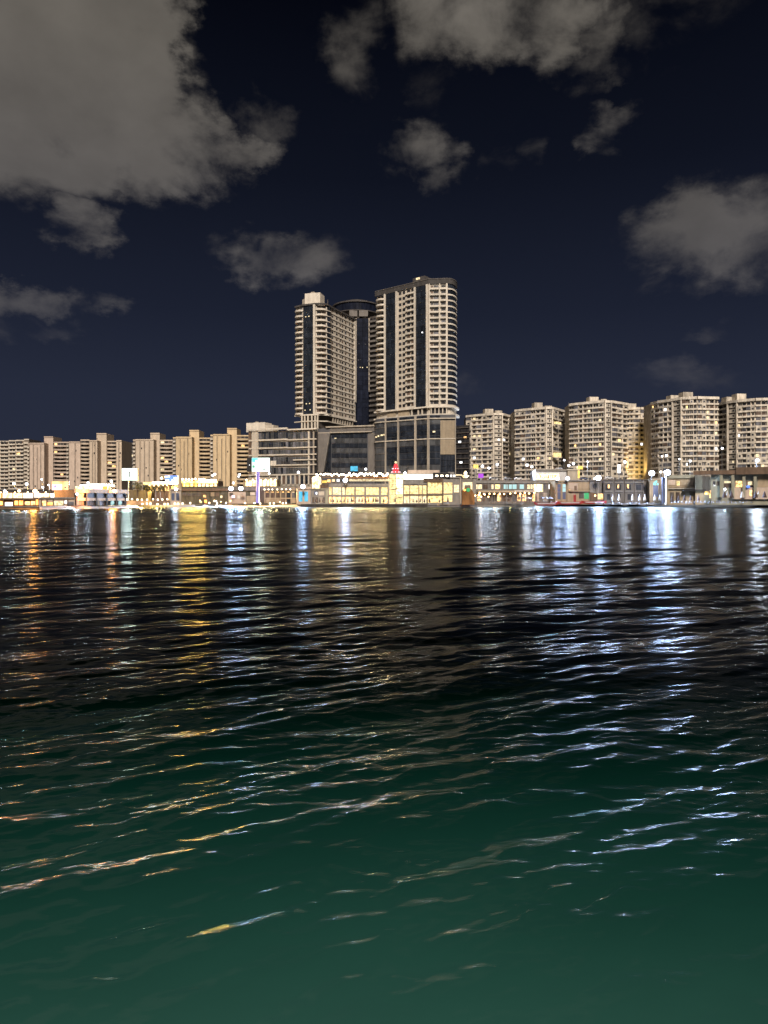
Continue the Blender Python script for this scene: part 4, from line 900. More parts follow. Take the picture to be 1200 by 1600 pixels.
f.b(th, 'brown_roof', 661.5, 692, 747.6, 753, 'brown', 1.0, 1.2); f.b(th, 'brown_band', 630.5, 692, 772.4, 774.2, 'brown', .6, .6)
for p in (667.2, 691.2): f.b(th, 'brown_frame', p - .7, p + .7, 748, 787, 'brown', 1.0, 1.0)
for k in range(3):
    f.b(th, 'tall_pane', 668.2 + k * 7.6, 675.4 + k * 7.6, 753.6, 771, 'lit_yellow', .2, .2); f.b(th, 'shop_pane', 668.2 + k * 7.6, 675.4 + k * 7.6, 774.8, 785.6, 'lit_yellow', .2, .2)
for k in range(5): f.b(th, 'corbel', 664 + k * 5.4, 665.6 + k * 5.4, 748.4, 750, 'dark_recess', 1.1, .3)
f.b(th, 'roof_bar', 677, 703, 738.6, 746.4, 'black', .6, 2.0)
for p, m in ((682, 'bulb'), (690, 'bulb'), (698.4, 'bulb')): f.b(th, 'bar_lamp', p - 1.9, p + 1.9, 742.4, 744.6, m, .8, .3)
th, f = lowrise('annex', 'plain grey annex with one large warm window at the right end of the mall', 'building', (692.4, DM + 2), (720, DM + 4), 745.6, 'grey_wall', 14, roofm='grey_wall')
for p0, p1, y0, y1, m in ((693.4, 700, 754, 771, 'lit_yellow'), (700.3, 706.6, 754, 771, 'lit_yellow'), (709.4, 713, 757.6, 769.4, 'lit_cream'), (713.3, 717, 757.6, 769.4, 'lit_cream'), (693, 699.4, 773.4, 784, 'lit_yellow'), (699.8, 706.4, 773.4, 784, 'lit_yellow'), (703.6, 706, 742, 745.4, 'lit_white'), (708.4, 711, 742, 745.4, 'lit_white')): f.b(th, 'window', p0, p1, y0, y1, m, .15, .2)
f.b(th, 'roof_unit', 702.6, 712, 737, 745, 'grey_wall', -3, 2); f.b(th, 'pilaster', 718.6, 720, 746, 787, 'cream_dim', .5, .5)
th, f = lowrise('entrance_pavilion', 'grey entrance pavilion with a lit portal and a white figure on its roof', 'pavilion', (720.4, DM + 6), (742, DM + 7), 748, 'stone_grey', 10)
f.b(th, 'portal', 723, 738, 753.4, 770, 'lit_cream', .1, .2); f.b(th, 'portal_shade', 726, 735, 758, 770, 'stone_grey', .3, .2)
for p in (722, 738.6): f.b(th, 'portal_pier', p - .7, p + .7, 751, 772, 'grey_wall', .5, .6)
f.b(th, 'roof_light', 712, 722, 741.4, 743, 'lit_cream', .1, .3); f.b(th, 'side_wall', 739.5, 744, 748, 785, 'grey_wall', .3, .5)
q = f.p(727.6, -.5); D = q[1]
o = thing('roof_figure', 'white glowing bottle-shaped figure on a tray above the entrance pavilion', 'ornament', (q[0], q[1], Z(748, D)))
lathe(o, 'body', [(.5, Z(743, D)), (.85, Z(742, D)), (.85, Z(738.6, D)), (.5, Z(736.6, D)), (.3, Z(735.8, D))], 'lit_sign', 12)
lathe(o, 'tray', [(1.1, Z(746.6, D)), (2.0, Z(743.4, D)), (2.0, Z(743, D))], 'lit_sign', 14); lathe(o, 'foot', [(.5, Z(748, D)), (.5, Z(746.6, D))], 'grey_wall', 8)
# red tiered ornament on the lobby roof
D = DM + 2; o = thing('red_ornament', 'red lit tiered ornament with a pale finial on the mall lobby roof', 'ornament', (X(618.4, D), D, Z(739, D)))
for y0, y1, r in ((739, 733.4, 6.4), (733.4, 728.4, 5.0), (728.4, 724.6, 3.2)): lathe(o, 'tier', [(r * D / F, Z(y0, D)), (r * .95 * D / F, Z(y0 - 1.8, D)), (r * .62 * D / F, Z(y1, D))], 'red_lit', 12)
ball(o, 'finial', (X(618.4, D), D, Z(722.6, D)), 1.3, 'lit_cream')
for k in range(9): a = math.pi * (1 + (k % 5) / 4.2); y = (737.6, 732.4)[k > 4]; r = (6.6, 5.2)[k > 4] * D / F; ball(o, 'bulb', (X(618.4, D) + r * math.cos(a), D + r * math.sin(a), Z(y, D)), .55, 'screen_pink')
# tunnel-shaped sculpture with coloured discs
D = 340.0; q = (X(730, D), D); o = thing('arched_sculpture', 'brown arched sculpture with a green and an orange disc on the shore', 'sculpture', (q[0], q[1], 1.2))
pts = [(X(722, D) + (i / 12) * (X(741, D) - X(722, D)), Z(774, D) + max(0, math.sin(math.pi * min(1, .12 + i / 13.5))) ** .7 * (13 * D / F)) for i in range(13)]
v = [(x - q[0], -1.2, z - 1.2) for x, z in pts] + [(x - q[0], 1.6, z - 1.2) for x, z in pts] + [(pts[-1][0] - q[0], -1.2, 0), (pts[0][0] - q[0], -1.2, 0), (pts[-1][0] - q[0], 1.6, 0), (pts[0][0] - q[0], 1.6, 0)]
fc = [(i, i + 1, i + 14, i + 13) for i in range(12)] + [tuple(range(13)) + (26, 27), tuple(range(25, 12, -1)) + (29, 28)]
me = bpy.data.meshes.new('shell'); me.from_pydata(v, [], fc); me.materials.append(MATS['orange_wall']); s_ = bpy.data.objects.new('shell', me); COL.objects.link(s_); s_.parent = o
for px, py, d, m in ((731, 765.4, 6.4, 'green_lit'), (725.2, 765.8, 3.6, 'lit_orange')): c_ = cyl(o, 'disc', (X(px, D), D - 1.3, Z(py, D)), d * D / F, .3, m); c_.rotation_euler = (R(90), 0, 0)

# -- right-hand shops and restaurants
DR = 378.0
th, f = lowrise('shop_row', 'two-storey shop row with small upper windows right of the entrance pavilion', 'shops', (743, DR), (867, DR + 6), 751, 'stone_grey', 14, roofm='stone_grey')
f.b(th, 'cornice', 743, 867, 752.4, 754.8, 'grey_wall', .5, .8)
for p0, p1, m in ((744, 746, 'lit_cream'), (747, 753, 'lit_cream'), (755, 763, 'window_brown'), (768, 771, 'lit_cream'), (774, 781, 'lit_warm'), (787, 793, 'pale_blue'), (795, 807, 'pale_blue'), (812, 819, 'pale_blue'), (824, 832, 'lit_cream'), (848, 854, 'window_grey'), (857, 861, 'lit_white'), (862.6, 866, 'boat_blue')): f.b(th, 'upper_window', p0, p1, 757, 764, m, .12, .2)
f.b(th, 'bright_shopfront', 834, 848, 756.6, 768.4, 'lit_sign', .3, .3)
for p0 in spread(746, 832, 12): f.b(th, 'shop_opening', p0, p0 + 5.4, 772.4, 783, random.choice(['lit_warm', 'window_brown', 'lit_orange', 'window_brown', 'groove', 'lit_warm']) if p0 < 800 else random.choice(['window_grey', 'window_brown', 'lit_warm']), .12, .2)
for p in spread(743.6, 866, 14): f.b(th, 'pilaster', p - .4, p + .4, 755, 785, 'grey_wall', .4, .4)
f.b(th, 'awning', 744, 800, 766.6, 769.4, 'tan', 3.2, 3.2); f.b(th, 'awning', 801, 833, 766, 769, 'canvas', 3.0, 3.0)
for k in range(9): f.b(th, 'awning_post', 745 + 11 * k, 745.5 + 11 * k, 769.4, 785, 'metal', 3.1, .2)
for p0, p1, m in ((849, 855, 'canvas'), (858, 866, 'canvas'), (836, 842, 'pink'), (862, 866.4, 'pink')): f.b(th, 'shop_opening', p0, p1, 770, 783, m, .15, .2)
bulbs('warm bulbs under the long tan awning of the shop row', f, spread(746, 832, 12, 1.5), 770.8, 'bulb_amber', .8, 3.4, wave=1.2)
bulbs('soft lamps among the awning tables beside the arched sculpture', Fac((735, 350), (790, 350)), [738, 742.5, 748, 751.6, 757, 763], 774.4, 'bulb_amber', .7, .4, wave=2)
th, f = lowrise('white_lit_building', 'white-walled rooftop building with a long lit sign band', 'building', (837, 392), (886, 394), 735.5, 'white_paint', 10, zbase=1.2)
f.b(th, 'roof_edge', 836, 886, 733.2, 735.8, 'grey_wall', .6, 1.0); f.b(th, 'sign_band', 838.6, 873, 740.6, 749.4, 'lit_sign', .3, .4)
for p in (844, 846.6, 850.6, 853.4, 855.6, 859.8, 862.6, 866.2): f.b(th, 'sign_mark', p, p + random.uniform(.7, 1.6), 742.4, 747.4, 'brown', .36, .1)
f.b(th, 'roof_rail', 870, 880, 730.8, 731.6, 'white_paint', -2, .3)
for p in (870, 875, 880): f.b(th, 'rail_post', p, p + .5, 730.8, 734, 'white_paint', -2, .3)
th, f = lowrise('beige_house', 'beige blank-walled house with a yellow lit corner above the tan shore building', 'building', (887, 392), (905.5, 392), 733.6, 'cream_dim', 10, zbase=1.2, roofm='cream')
f.b(th, 'lit_corner', 902.8, 905.6, 735, 747, 'yellow_sign', .2, .3); f.b(th, 'lit_box', 903, 911.6, 728, 733, 'yellow_sign', -1, 1.0)
th, f = lowrise('kiosk', 'tan twin-pillared kiosk with two tall pale blue window strips by the red boats', 'kiosk', (867.4, 374), (886.4, 375), 751.6, 'tan_wall', 8, roofm='tan_wall')
for p0, m in ((871, 'boat_blue'), (879, 'pale_blue')):
    for y0, y1 in ((756.4, 762), (762.5, 768.4), (769, 780)): f.b(th, 'window', p0, p0 + 4.8, y0, y1, m if y0 < 765 else 'boat_blue', .1, .2)
for p0 in (867.6, 876.4, 884.6): f.b(th, 'pillar', p0, p0 + 2.0, 753, 786, 'tan_wall', .5, .6)
th, f = lowrise('tan_house', 'tan two-storey shore building with a green lit shopfront', 'building', (887, 376), (921, 377), 750.6, 'tan_wall', 12, roofm='grey_wall')
for p0, p1, y0, y1, m in ((888, 903, 754.6, 766, 'pink'), (905, 920, 754.6, 766, 'tan_wall'), (897, 901, 759, 766, 'brown'), (888.6, 891, 764, 766, 'lit_warm'), (896, 900, 773, 784, 'red'), (904, 912, 770.4, 779, 'groove'), (912.6, 922, 770, 779.6, 'green_lit')): f.b(th, 'panel', p0, p1, y0, y1, m, .12, .2)
f.b(th, 'balcony', 887.6, 921, 766.4, 768, 'tan_wall', 1.2, 1.2); f.b(th, 'balcony_rail', 888, 921, 764, 764.5, 'groove', 1.1, .1)
for p in (887.6, 903.6, 920.4): f.b(th, 'pilaster', p - .5, p + .5, 752, 786, 'tan', .4, .4)
th, f = lowrise('grey_house', 'grey blank shore building directly under the brightest floodlight', 'building', (921.6, 376), (943, 376), 750, 'grey_wall', 12, roofm='stone_grey')
f.b(th, 'lit_window', 934, 938, 771.4, 780, 'lit_yellow', .12, .2); f.b(th, 'lit_window', 938.4, 942, 771.4, 780, 'lit_warm', .12, .2); f.b(th, 'base_wall', 922, 933, 770, 787, 'brown', .2, .3)
for p in (930.4, 937): f.b(th, 'rib', p, p + 1.2, 751, 770, 'stone_grey', .4, .4)
q = f.p(929.4, .6); ball(th, 'wall_lamp', (q[0], q[1], Z(774.4, q[1])), .8, 'bulb_amber')
th, f = lowrise('bay_house', 'grey shore building of repeated bays with small warm windows', 'building', (943.4, 374), (1014, 371), 749.4, 'stone_grey', 12, roofm='groove')
for i, p0 in enumerate((944.4, 961, 976.4, 992)):
    f.b(th, 'bay_frame', p0, p0 + 12.6, 753, 754.6, 'grey_wall', .6, .6); f.b(th, 'bay_sill', p0, p0 + 12.6, 766.6, 768.4, 'grey_wall', .6, .6)
    f.b(th, 'window', p0 + 1.6, p0 + 9.6, 757, 765.6, 'window_dark', .1, .2)
    if i < 3: f.b(th, 'lit_window', p0 + (5.4, 3.8, 3.4)[i], p0 + (8, 6, 6)[i], 757, 763, 'lit_warm', .16, .1)
    f.b(th, 'door', p0 + 4, p0 + 9, 772, 781, 'window_dark', .1, .2); f.b(th, 'pier', p0 - 2.2, p0 - .3, 750, 785, 'groove', .7, .8)
    f.b(th, 'pier', p0 + 12.6, p0 + 13.8, 750, 785, 'grey_wall', .6, .6)
for p0, y in ((1007, 761), (1007, 764.4)): f.b(th, 'balcony', p0, p0 + 7.4, y, y + 1.3, 'grey_wall', 1.0, 1.0)
th, f = lowrise('kiosk', 'tan twin-pillared kiosk with a teal lit sign between the two blue-white floodlights', 'kiosk', (1014.4, 366), (1034, 365), 748.6, 'tan_wall', 8, roofm='tan_wall')
f.b(th, 'window', 1020.6, 1028.4, 758.6, 776, 'boat_blue', .1, .2)
for p0, p1, y0, y1 in ((1021, 1022.6, 754, 758), (1023, 1025, 751.6, 758), (1025.4, 1026.4, 750.8, 754), (1026.8, 1028.4, 755, 758)): f.b(th, 'sign_mark', p0, p1, y0, y1, 'teal', .2, .1)
for p0 in (1014.6, 1030.4): f.b(th, 'pillar', p0, p0 + 3.2, 750, 786, 'tan_wall', .6, .7)
th, f = lowrise('beige_shop', 'beige two-storey shore building with one warm upper window and a thin black canopy', 'building', (1041, 350), (1085, 346), 744, 'tan_wall', 12, roofm='grey_wall')
f.b(th, 'roof_band', 1041, 1085.4, 742, 747.4, 'green_wall', .7, 1.0); f.b(th, 'lit_window', 1057.4, 1062, 752, 758.6, 'lit_yellow', .12, .2)
f.b(th, 'upper_panel', 1044, 1055, 750, 757.6, 'pink', .1, .2); f.b(th, 'upper_panel', 1064, 1083.4, 749.4, 757.4, 'tan', .1, .2)
f.b(th, 'balcony', 1043, 1085, 762.4, 764.2, 'cream_dim', 1.0, 1.0); f.b(th, 'balcony_rail', 1043, 1085, 759, 759.5, 'groove', .9, .1)
f.b(th, 'canopy', 1066.4, 1102, 765.2, 766.6, 'black', 3.4, 3.4); f.b(th, 'pier', 1040.6, 1044, 748, 787, 'tan', .6, .7); f.b(th, 'pier', 1084, 1086, 744, 787, 'brown', .5, .6)
for p0, p1, m in ((1047, 1053, 'groove'), (1056, 1062, 'window_brown'), (1071, 1082, 'tan')): f.b(th, 'door', p0, p1, 769, 785, m, .1, .2)
f.b(th, 'pier', 1034.6, 1040, 746, 786, 'boat_blue', -.4, .6)
th, f = lowrise('tall_panel_house', 'windowless tan block with fluted brown right half next to the columned building', 'building', (1086.4, 344), (1111, 342), 742.6, 'tan_wall', 10)
for k in range(6): f.b(th, 'flute', 1098 + k * 2.1, 1099.4 + k * 2.1, 743, 770, 'brown', .3, .4)
f.b(th, 'lit_window', 1101.4, 1107, 767.6, 772.6, 'lit_gold', .12, .2); f.b(th, 'lit_window', 1108.4, 1110.6, 766, 778, 'lit_warm', .12, .2)
th, f = lowrise('columned_building', 'pale green building with tall columns and a heavy dark flat roof at right', 'building', (1111, 336), (1216, 322), 741, 'green_wall', 14)
f.b(th, 'roof', 1084, 1158, 735.4, 741.6, 'brown', 2.4, 6.0); f.b(th, 'roof', 1150, 1222, 730, 741.2, 'brown', 3.0, 6.0)
for p in (1127.4, 1145.4, 1162.6, 1180): f.b(th, 'column', p - 2.3, p + 2.3, 737.4, 777, 'green_wall', 2.0, 1.2)
for p0, p1, y0, y1, m in ((1114, 1118, 752, 759, 'window_dark'), (1119.6, 1124, 752, 759, 'window_brown'), (1115, 1118, 757, 759.4, 'lit_white'), (1132, 1142, 752, 754.6, 'lit_cream'), (1131, 1143, 755.6, 762, 'window_brown'), (1149.6, 1159.6, 751.6, 761, 'lit_warm'), (1149, 1153, 752, 760, 'window_grey'), (1168.6, 1175.6, 752.4, 758, 'lit_cream'), (1166, 1178, 751.6, 762, 'window_brown'), (1184, 1216, 743, 761, 'tan_wall')): f.b(th, 'panel', p0, p1, y0, y1, m, .12 if m != 'window_brown' else .08, .2)
f.b(th, 'base_wall', 1146, 1216, 761.6, 780, 'pink', 1.0, 1.2); f.b(th, 'lit_door', 1171.4, 1175, 766, 775, 'lit_warm', 1.1, .2)
q = f.p(1169, 1.6); ball(th, 'violet_lamp', (q[0], q[1], Z(760.4, q[1])), (2.0, 1.0, 1.4), 'blue_lit')
th = thing('purple_sign', 'small purple glowing roof sign below the street lamps', 'sign', (X(751.5, 392), 392, Z(751, 392))); f = Fac((747, 392), (757, 392))
f.b(th, 'panel', 747.4, 755.4, 740, 746.6, 'purple_lit', 0, .4); f.b(th, 'leg', 750.6, 751.6, 746.6, 751.4, 'metal', 0, .3)
th = thing('white_sign', 'tall slim white lit sign on the shore street before the third apartment block', 'sign', (X(967.4, 388), 388, Z(748, 388))); f = Fac((963, 388), (973, 388))
f.b(th, 'panel', 965.6, 969.6, 725.8, 739, 'lit_white', 0, .5); f.b(th, 'post', 967, 968, 739, 750, 'metal', 0, .3)
for (lab, px0, px1, y0, y1, D, m) in (('upper yellow glowing balcony on the second apartment block', 866, 876, 659.2, 662.8, 444, 'lit_yellow'), ('wide yellow glowing balcony low on the second apartment block', 864.5, 876.4, 707.4, 714.4, 444, 'lit_yellow'), ('yellow lit roof sign in front of the dim narrow apartment block', 740, 746.4, 726, 732, 400, 'yellow_sign')):
    f = Fac((px0, D), (px1, D + 3)); q = f.p((px0 + px1) / 2); th = thing('lit_balcony', lab, 'balcony' if 'balcony' in lab else 'sign', (q[0], q[1], Z(y1, D)))
    f.b(th, 'lit_panel', px0, px1, y0, y1, m, .4, .6); f.b(th, 'sill', px0 - .3, px1 + .3, y1, y1 + 1.2, 'apt_panel', .6, .9)
    if 'sign' in lab:
        for p in (741.5, 744.5): f.b(th, 'leg', p - .2, p + .2, y1 + 1.2, 760, 'metal', .2, .2)

# ------------------------------------------------------------------ street lamps and floodlights
GRP = 'lamps along the shore'
def mast(label, px, py, D, ybase, m='lamp_white', size=.9, double=False):
    size *= 1.3
    x = X(px, D); zt, zb = Z(py, D), min(Z(ybase, D), Z(py, D) - 2)
    th = thing('street_lamp', label, 'street lamp', (x, D, zb), GRP)
    cyl(th, 'pole', (x, D + .35, (zb + zt + .5) / 2), .26, zt + .5 - zb, 'metal', .6, 8)
    cyl(th, 'base', (x, D + .35, zb + .25), .6, .5, 'metal', .8, 8)
    sub(bx(th, 'lamp_head', (x, D + .15, zt + size * .55), (size * 1.2, .7, .25), 'metal'), ball(th, 'lens', (x, D - .1, zt), (size, size, size * .9), m))
    lamp_light(th, m, (x, D - .1 - size, zt), size * .45)
    return th
def flood(label, px, py, D, ybase, m='lamp_white', size=1.1):
    size *= 1.45
    x = X(px, D); z, zb = Z(py, D), (Z(ybase, D) if not (px < 200 and D > 300) else 1.5)
    th = thing('floodlight', label, 'floodlight', (x, D, zb), GRP)
    cyl(th, 'pole', (x, D + .5, (zb + z) / 2), .24, z - zb, 'metal', 1, 8)
    sub(bx(th, 'housing', (x, D + .3, z), (size * .9, .5, size * .8), 'black'), ball(th, 'lens', (x, D - .1, z), (size * .95, .5, size * .85), m))
    lamp_light(th, m, (x, D - .4 - size * .5, z), size * .5)
    return th
for lab, px, py, D, yb, m, s in (
    ('white floodlight low before the far-left balconied block, leftmost of a pair', 22, 755.6, 320, 770, 'lamp_white', .9), ('white floodlight before the far-left balconied block, right one of a pair', 41.8, 756.2, 320, 770, 'lamp_white', .9),
    ('cool white light above the leftmost terrace sign box', 7.5, 767.4, 283, 772, 'lamp_small', .8), ('strong orange floodlight on the upper terrace cafe roof', 54.6, 767.4, 278, 776, 'lamp_orange', 1.3),
    ('amber light above the third terrace sign box', 30, 767, 282, 772, 'lamp_amber', .9), ('small high white light before the pinkish slitted block', 65.2, 749, 320, 765, 'lamp_small', .5), ('small white light left of the orange advertising screen', 76, 757.8, 310, 768, 'lamp_small', .5), ('small white light below and left of the orange screen', 67, 761.4, 310, 768, 'lamp_small', .6),
    ('cool white floodlight at the left corner of the glass pavilion', 120.6, 772, 264, 784, 'lamp_white', .7), ('white floodlight behind the round pavilion canopy', 137.6, 754, 318, 760, 'lamp_white', .7), ('white floodlight between the round pavilion and the white screen', 174, 751.8, 322, 768, 'lamp_white', .8),
    ('orange floodlight at the right end of the glass pavilion roof', 178.4, 766.6, 276, 772, 'lamp_orange', 1.0), ('cool white floodlight on the pink kiosk roof', 275, 764.4, 318, 770, 'lamp_white', 1.0),
    ('left one of the two strong white floodlights on the arcade deck', 361, 763.4, 346, 768, 'lamp_blue', 1.6), ('right one of the two strong white floodlights on the arcade deck', 376.4, 763.2, 346, 768, 'lamp_blue', 1.6),
    ('strong white floodlight on the roof of the cyan-windowed kiosk', 473.4, 760.4, 340, 766, 'lamp_blue', 1.6), ('strong white floodlight at the left end of the mall eave', 539.6, 750.4, 344, 758, 'lamp_blue', 1.7), ('white floodlight at the left end of the glowing mall canopy', 633, 739, 344, 744, 'lamp_white', .9),
    ('white floodlight below the lit sign band of the white rooftop building', 871, 748, 372, 754, 'lamp_blue', 1.5), ('star-bright white floodlight above the twin-pillared tan kiosk', 887, 747.4, 372, 753, 'lamp_blue', 1.5), ('brightest white floodlight on the shore, above the grey blank building', 934.8, 746.8, 371, 752, 'lamp_blue', 2.2),
    ('left blue-white floodlight above the teal-signed kiosk', 1018.4, 739.4, 362, 750, 'lamp_blue', 2.3), ('right blue-white floodlight beside the teal-signed kiosk', 1043, 738.4, 348, 744, 'lamp_blue', 2.3), ('small warm light between the two blue-white floodlights', 1032.6, 737.4, 366, 750, 'lamp_warm', .8),
    ('dazzling white light inside the bright shopfront of the shop row', 841, 764.6, 376.5, 772, 'lamp_blue', 1.7), ('lone white floodlight on the dark flat roof at far right', 1183, 719.4, 335, 731, 'lamp_white', 1.3), ('small pale lamp on the canopy of the columned building', 1132.6, 764.4, 326, 772, 'lamp_small', .7)):
    flood(lab, px, py, D, yb, m, s)
for lab, px, py, D, yb, m, s in (
    ('globe lamp left of the blue and white roof sign', 252.4, 747, 350, 760, 'lamp_warm', .9), ('bluish lamp post right of the brightest terrace restaurant, lower lamp', 332.4, 743, 372, 762, 'lamp_small', .8), ('bluish lamp post right of the brightest terrace restaurant, higher lamp', 336, 740.8, 374, 762, 'lamp_small', .8),
    ('lamp post left of the violet screen column, higher lamp', 374.4, 741.6, 372, 764, 'lamp_small', .8), ('lamp post left of the violet screen column, lower lamp', 372.8, 744.6, 370, 764, 'lamp_small', .6), ('lamp on a tall post before the golden-lit curved balconies', 364.6, 754.6, 356, 764, 'lamp_small', .8),
    ('white street lamp in front of the office block shopfronts', 466.4, 738, 372, 758, 'lamp_small', 1.0), ('small white lamp right of the blue and white screen', 420.6, 740, 360, 760, 'lamp_small', .7), ('white street lamp before the dark glass podium', 571.4, 733, 372, 745, 'lamp_small', .9),
    ('small street lamp above the middle of the mall canopy', 664.8, 729.6, 372, 745, 'lamp_small', .9), ('street lamp above the black roof bar of the mall', 688.8, 730, 368, 742, 'lamp_white', 1.0), ('street lamp nearest the purple sign, first of a row of three', 753.8, 728.6, 400, 756, 'lamp_white', 1.1), ('shorter middle street lamp of the row of three', 764, 731.4, 398, 756, 'lamp_white', .9),
    ('taller third street lamp of the row of three', 777, 725.6, 396, 754, 'lamp_white', .9), ('taller left street lamp before the second apartment block', 823.4, 727, 400, 754, 'lamp_white', 1.1), ('shorter right street lamp before the second apartment block', 831, 729.2, 402, 754, 'lamp_small', 1.0), ('street lamp between white rooftop building and third apartment block, left', 888.8, 727.4, 400, 748, 'lamp_small', 1.0),
    ('street lamp between white rooftop building and third apartment block, right', 896, 724.4, 402, 748, 'lamp_white', 1.1), ('small high white lamp beside the lower glowing balcony', 881.6, 719, 404, 745, 'lamp_small', .7), ('slim unlit-looking post with a small lamp before the third apartment block', 918.4, 721.4, 396, 750, 'lamp_small', .6),
    ('white street lamp beside the tall slim white sign', 976, 721.8, 396, 748, 'lamp_white', 1.1), ('white lamp before the left half of the widest apartment block', 1041, 711.8, 392, 740, 'lamp_white', .9), ('small white lamp left of that at the widest apartment block', 1034.4, 713, 394, 740, 'lamp_small', .6), ('white lamp before the right half of the widest apartment block', 1078.6, 720.4, 380, 742, 'lamp_white', .8), ('small white lamp near the foot of the stair strip of the widest block', 1061.6, 717.6, 385, 742, 'lamp_small', .5),
    ('white lamp in the gap between the last two apartment blocks', 1128.4, 700.6, 400, 736, 'lamp_white', .9)):
    mast(lab, px, py, D, yb, m, s)

th = thing('floodlight', 'golden floodlight washing the foot of the lower recessed apartment block', 'floodlight', (X(1000, 432), 432, 8.5), GRP)
bx(th, 'housing', (X(1000, 432), 432, Z(742, 432)), (1.2, .8, .8), 'black'); bx(th, 'lens', (X(1000, 432), 432.3, Z(742, 432) + .42), (1.0, .5, .06), 'lamp_amber'); cyl(th, 'pole', (X(1000, 432), 432, (8.5 + Z(742, 432)) / 2), .25, Z(742, 432) - 8.5, 'metal')
l = bpy.data.lights.new('lamp_light', 'SPOT'); l.color = (1, .66, .2); l.spot_size = R(140); l.spot_blend = .8; l.energy = 15000; l.shadow_soft_size = .4
o = bpy.data.objects.new('lamp_light', l); COL.objects.link(o); o.parent = th; o.location = (0, .5, Z(742, 432) - 8.5 + .8); o.rotation_euler = (R(125), 0, 0)
# ------------------------------------------------------------------ cars on the shore street
def car(label, px, D, y, m):
    x = X(px, D); z = Z(y, D)
    th = thing('parked_car', label, 'car', (x, D, z), 'cars on the shore street')
    prof = [(-2.2, .3), (2.2, .3), (2.25, .75), (1.3, .9), (.7, 1.42), (-.9, 1.45), (-1.7, .95), (-2.2, .85)]
    n = len(prof); v = [(a, -.85, b) for a, b in prof] + [(a, .85, b) for a, b in prof]
    fc = [tuple(range(n)), tuple(range(2 * n - 1, n - 1, -1))] + [(i, i + n, (i + 1) % n + n, (i + 1) % n) for i in range(n)]
    me = bpy.data.meshes.new('body'); me.from_pydata(v, [], fc); me.materials.append(MATS[m]); o = bpy.data.objects.new('body', me); COL.objects.link(o); o.parent = th
    for a in (-1.35, 1.35):
        for b in (-.8, .8): c_ = cyl(th, 'wheel', (x + a, D + b, z + .32), .64, .2, 'tyre'); c_.rotation_euler = (R(90), 0, 0)
    bx(th, 'window', (x - .1, D - .86, z + 1.15), (1.5, .04, .4), 'window_dark'); bx(th, 'headlight', (x + 2.24, D - .5, z + .65), (.08, .35, .2), 'lit_white'); bx(th, 'tail_light', (x - 2.21, D - .5, z + .7), (.08, .3, .2), 'red_lit')
for lab, px, D, y, m in (('pale car on the street deck above the awnings, near the street lamp pair', 810, 384, 749.6, 'white_paint'), ('grey car on the deck left of the pale car', 793, 384, 749.6, 'car_grey'), ('car on the deck below the row of three street lamps', 770, 384, 749.4, 'car_grey'), ('dark car on the deck right of the beige house', 912, 384, 749.4, 'boat_blue'), ('pale car on the deck near the tall slim white sign', 952, 382, 748.4, 'white_paint')):
    car(lab, px, D, y, m)

# ------------------------------------------------------------------ quay walls, boats, parasols on the water edge
def quay_wall(label, a, b, ytop, m='quay'):
    f = Fac(a, b); c = f.p((a[0] + b[0]) / 2); th = thing('sea_wall', label, 'sea wall', (c[0], c[1], -1.2))
    zt = Z(ytop, c[1]); f.bz(th, 'wall', a[0], b[0], -1.2, zt - .25, m, 0, 3.0); f.bz(th, 'coping', a[0], b[0], zt - .25, zt, 'stone_grey', .25, 3.4)
    return th
quay_wall('dark sea wall below the mall', (470, 334), (668, 336), 787.2); quay_wall('low sea wall below the orange cafe at far left', (-40, 244), (62, 246), 791.6, 'orange_wall'); quay_wall('low sea wall below the glass pavilion', (62, 247), (200, 296), 791, 'pink')
quay_wall('pale sloping quay edge right of the mall', (668, 338), (745, 350), 788.4, 'stone_grey'); quay_wall('low pale quay along the awning tables', (745, 356), (836, 366), 787.4, 'grey_wall')
def boat(label, p0, p1, D, y, m, top='white_paint', h=1.0):
    L = (p1 - p0) * D / F; x = X((p0 + p1) / 2, D); zb = Z(y, D); W_ = min(1.1, L * .2)
    th = thing('boat', label, 'boat', (x, D, zb), 'boats drawn up on the shore')
    v = []; st = 9
    for i in range(st):
        t = i / (st - 1); s = 2 * t - 1; w = W_ * (1 - abs(s) ** 3.2) + .04; sh = h * (.85 + .35 * s * s); xx = s * L / 2
        v += [(xx, -w, sh), (xx * .96, -w * .75, .12 + .25 * s ** 4 * h), (xx * .95, 0, .25 * s ** 4 * h), (xx * .96, w * .75, .12 + .25 * s ** 4 * h), (xx, w, sh)]
    fc = []
    for i in range(st - 1):
        for j in range(4): a = i * 5 + j; fc.append((a, a + 1, a + 6, a + 5))
    fc += [(0, 1, 2, 3, 4)[::-1], tuple((st - 1) * 5 + j for j in range(5))]
    me = bpy.data.meshes.new('hull'); me.from_pydata(v, [], fc); me.materials.append(MATS[m]); o = bpy.data.objects.new('hull', me); COL.objects.link(o); o.parent = th
    bx(th, 'deck', (x, D, zb + h * .72), (L * .8, W_ * 1.5, .1), top)
    for q in (-.25, .15): bx(th, 'thwart', (x + q * L, D, zb + h * .84), (.35, W_ * 1.5, .12), top)
    bx(th, 'stripe', (x, D - W_ * 1.0, zb + h * .62), (L * .7, .08, h * .22), top)
    return th
for lab, p0, p1, y in (('leftmost long red boat, bow towards the awning tables', 834, 872, 790), ('middle long red boat before the tan shore building', 870, 910, 788.6), ('rightmost long red boat before the grey blank building', 908, 948, 787.6)): boat(lab, p0, p1, 366, y, 'red', 'white_paint', 1.6)
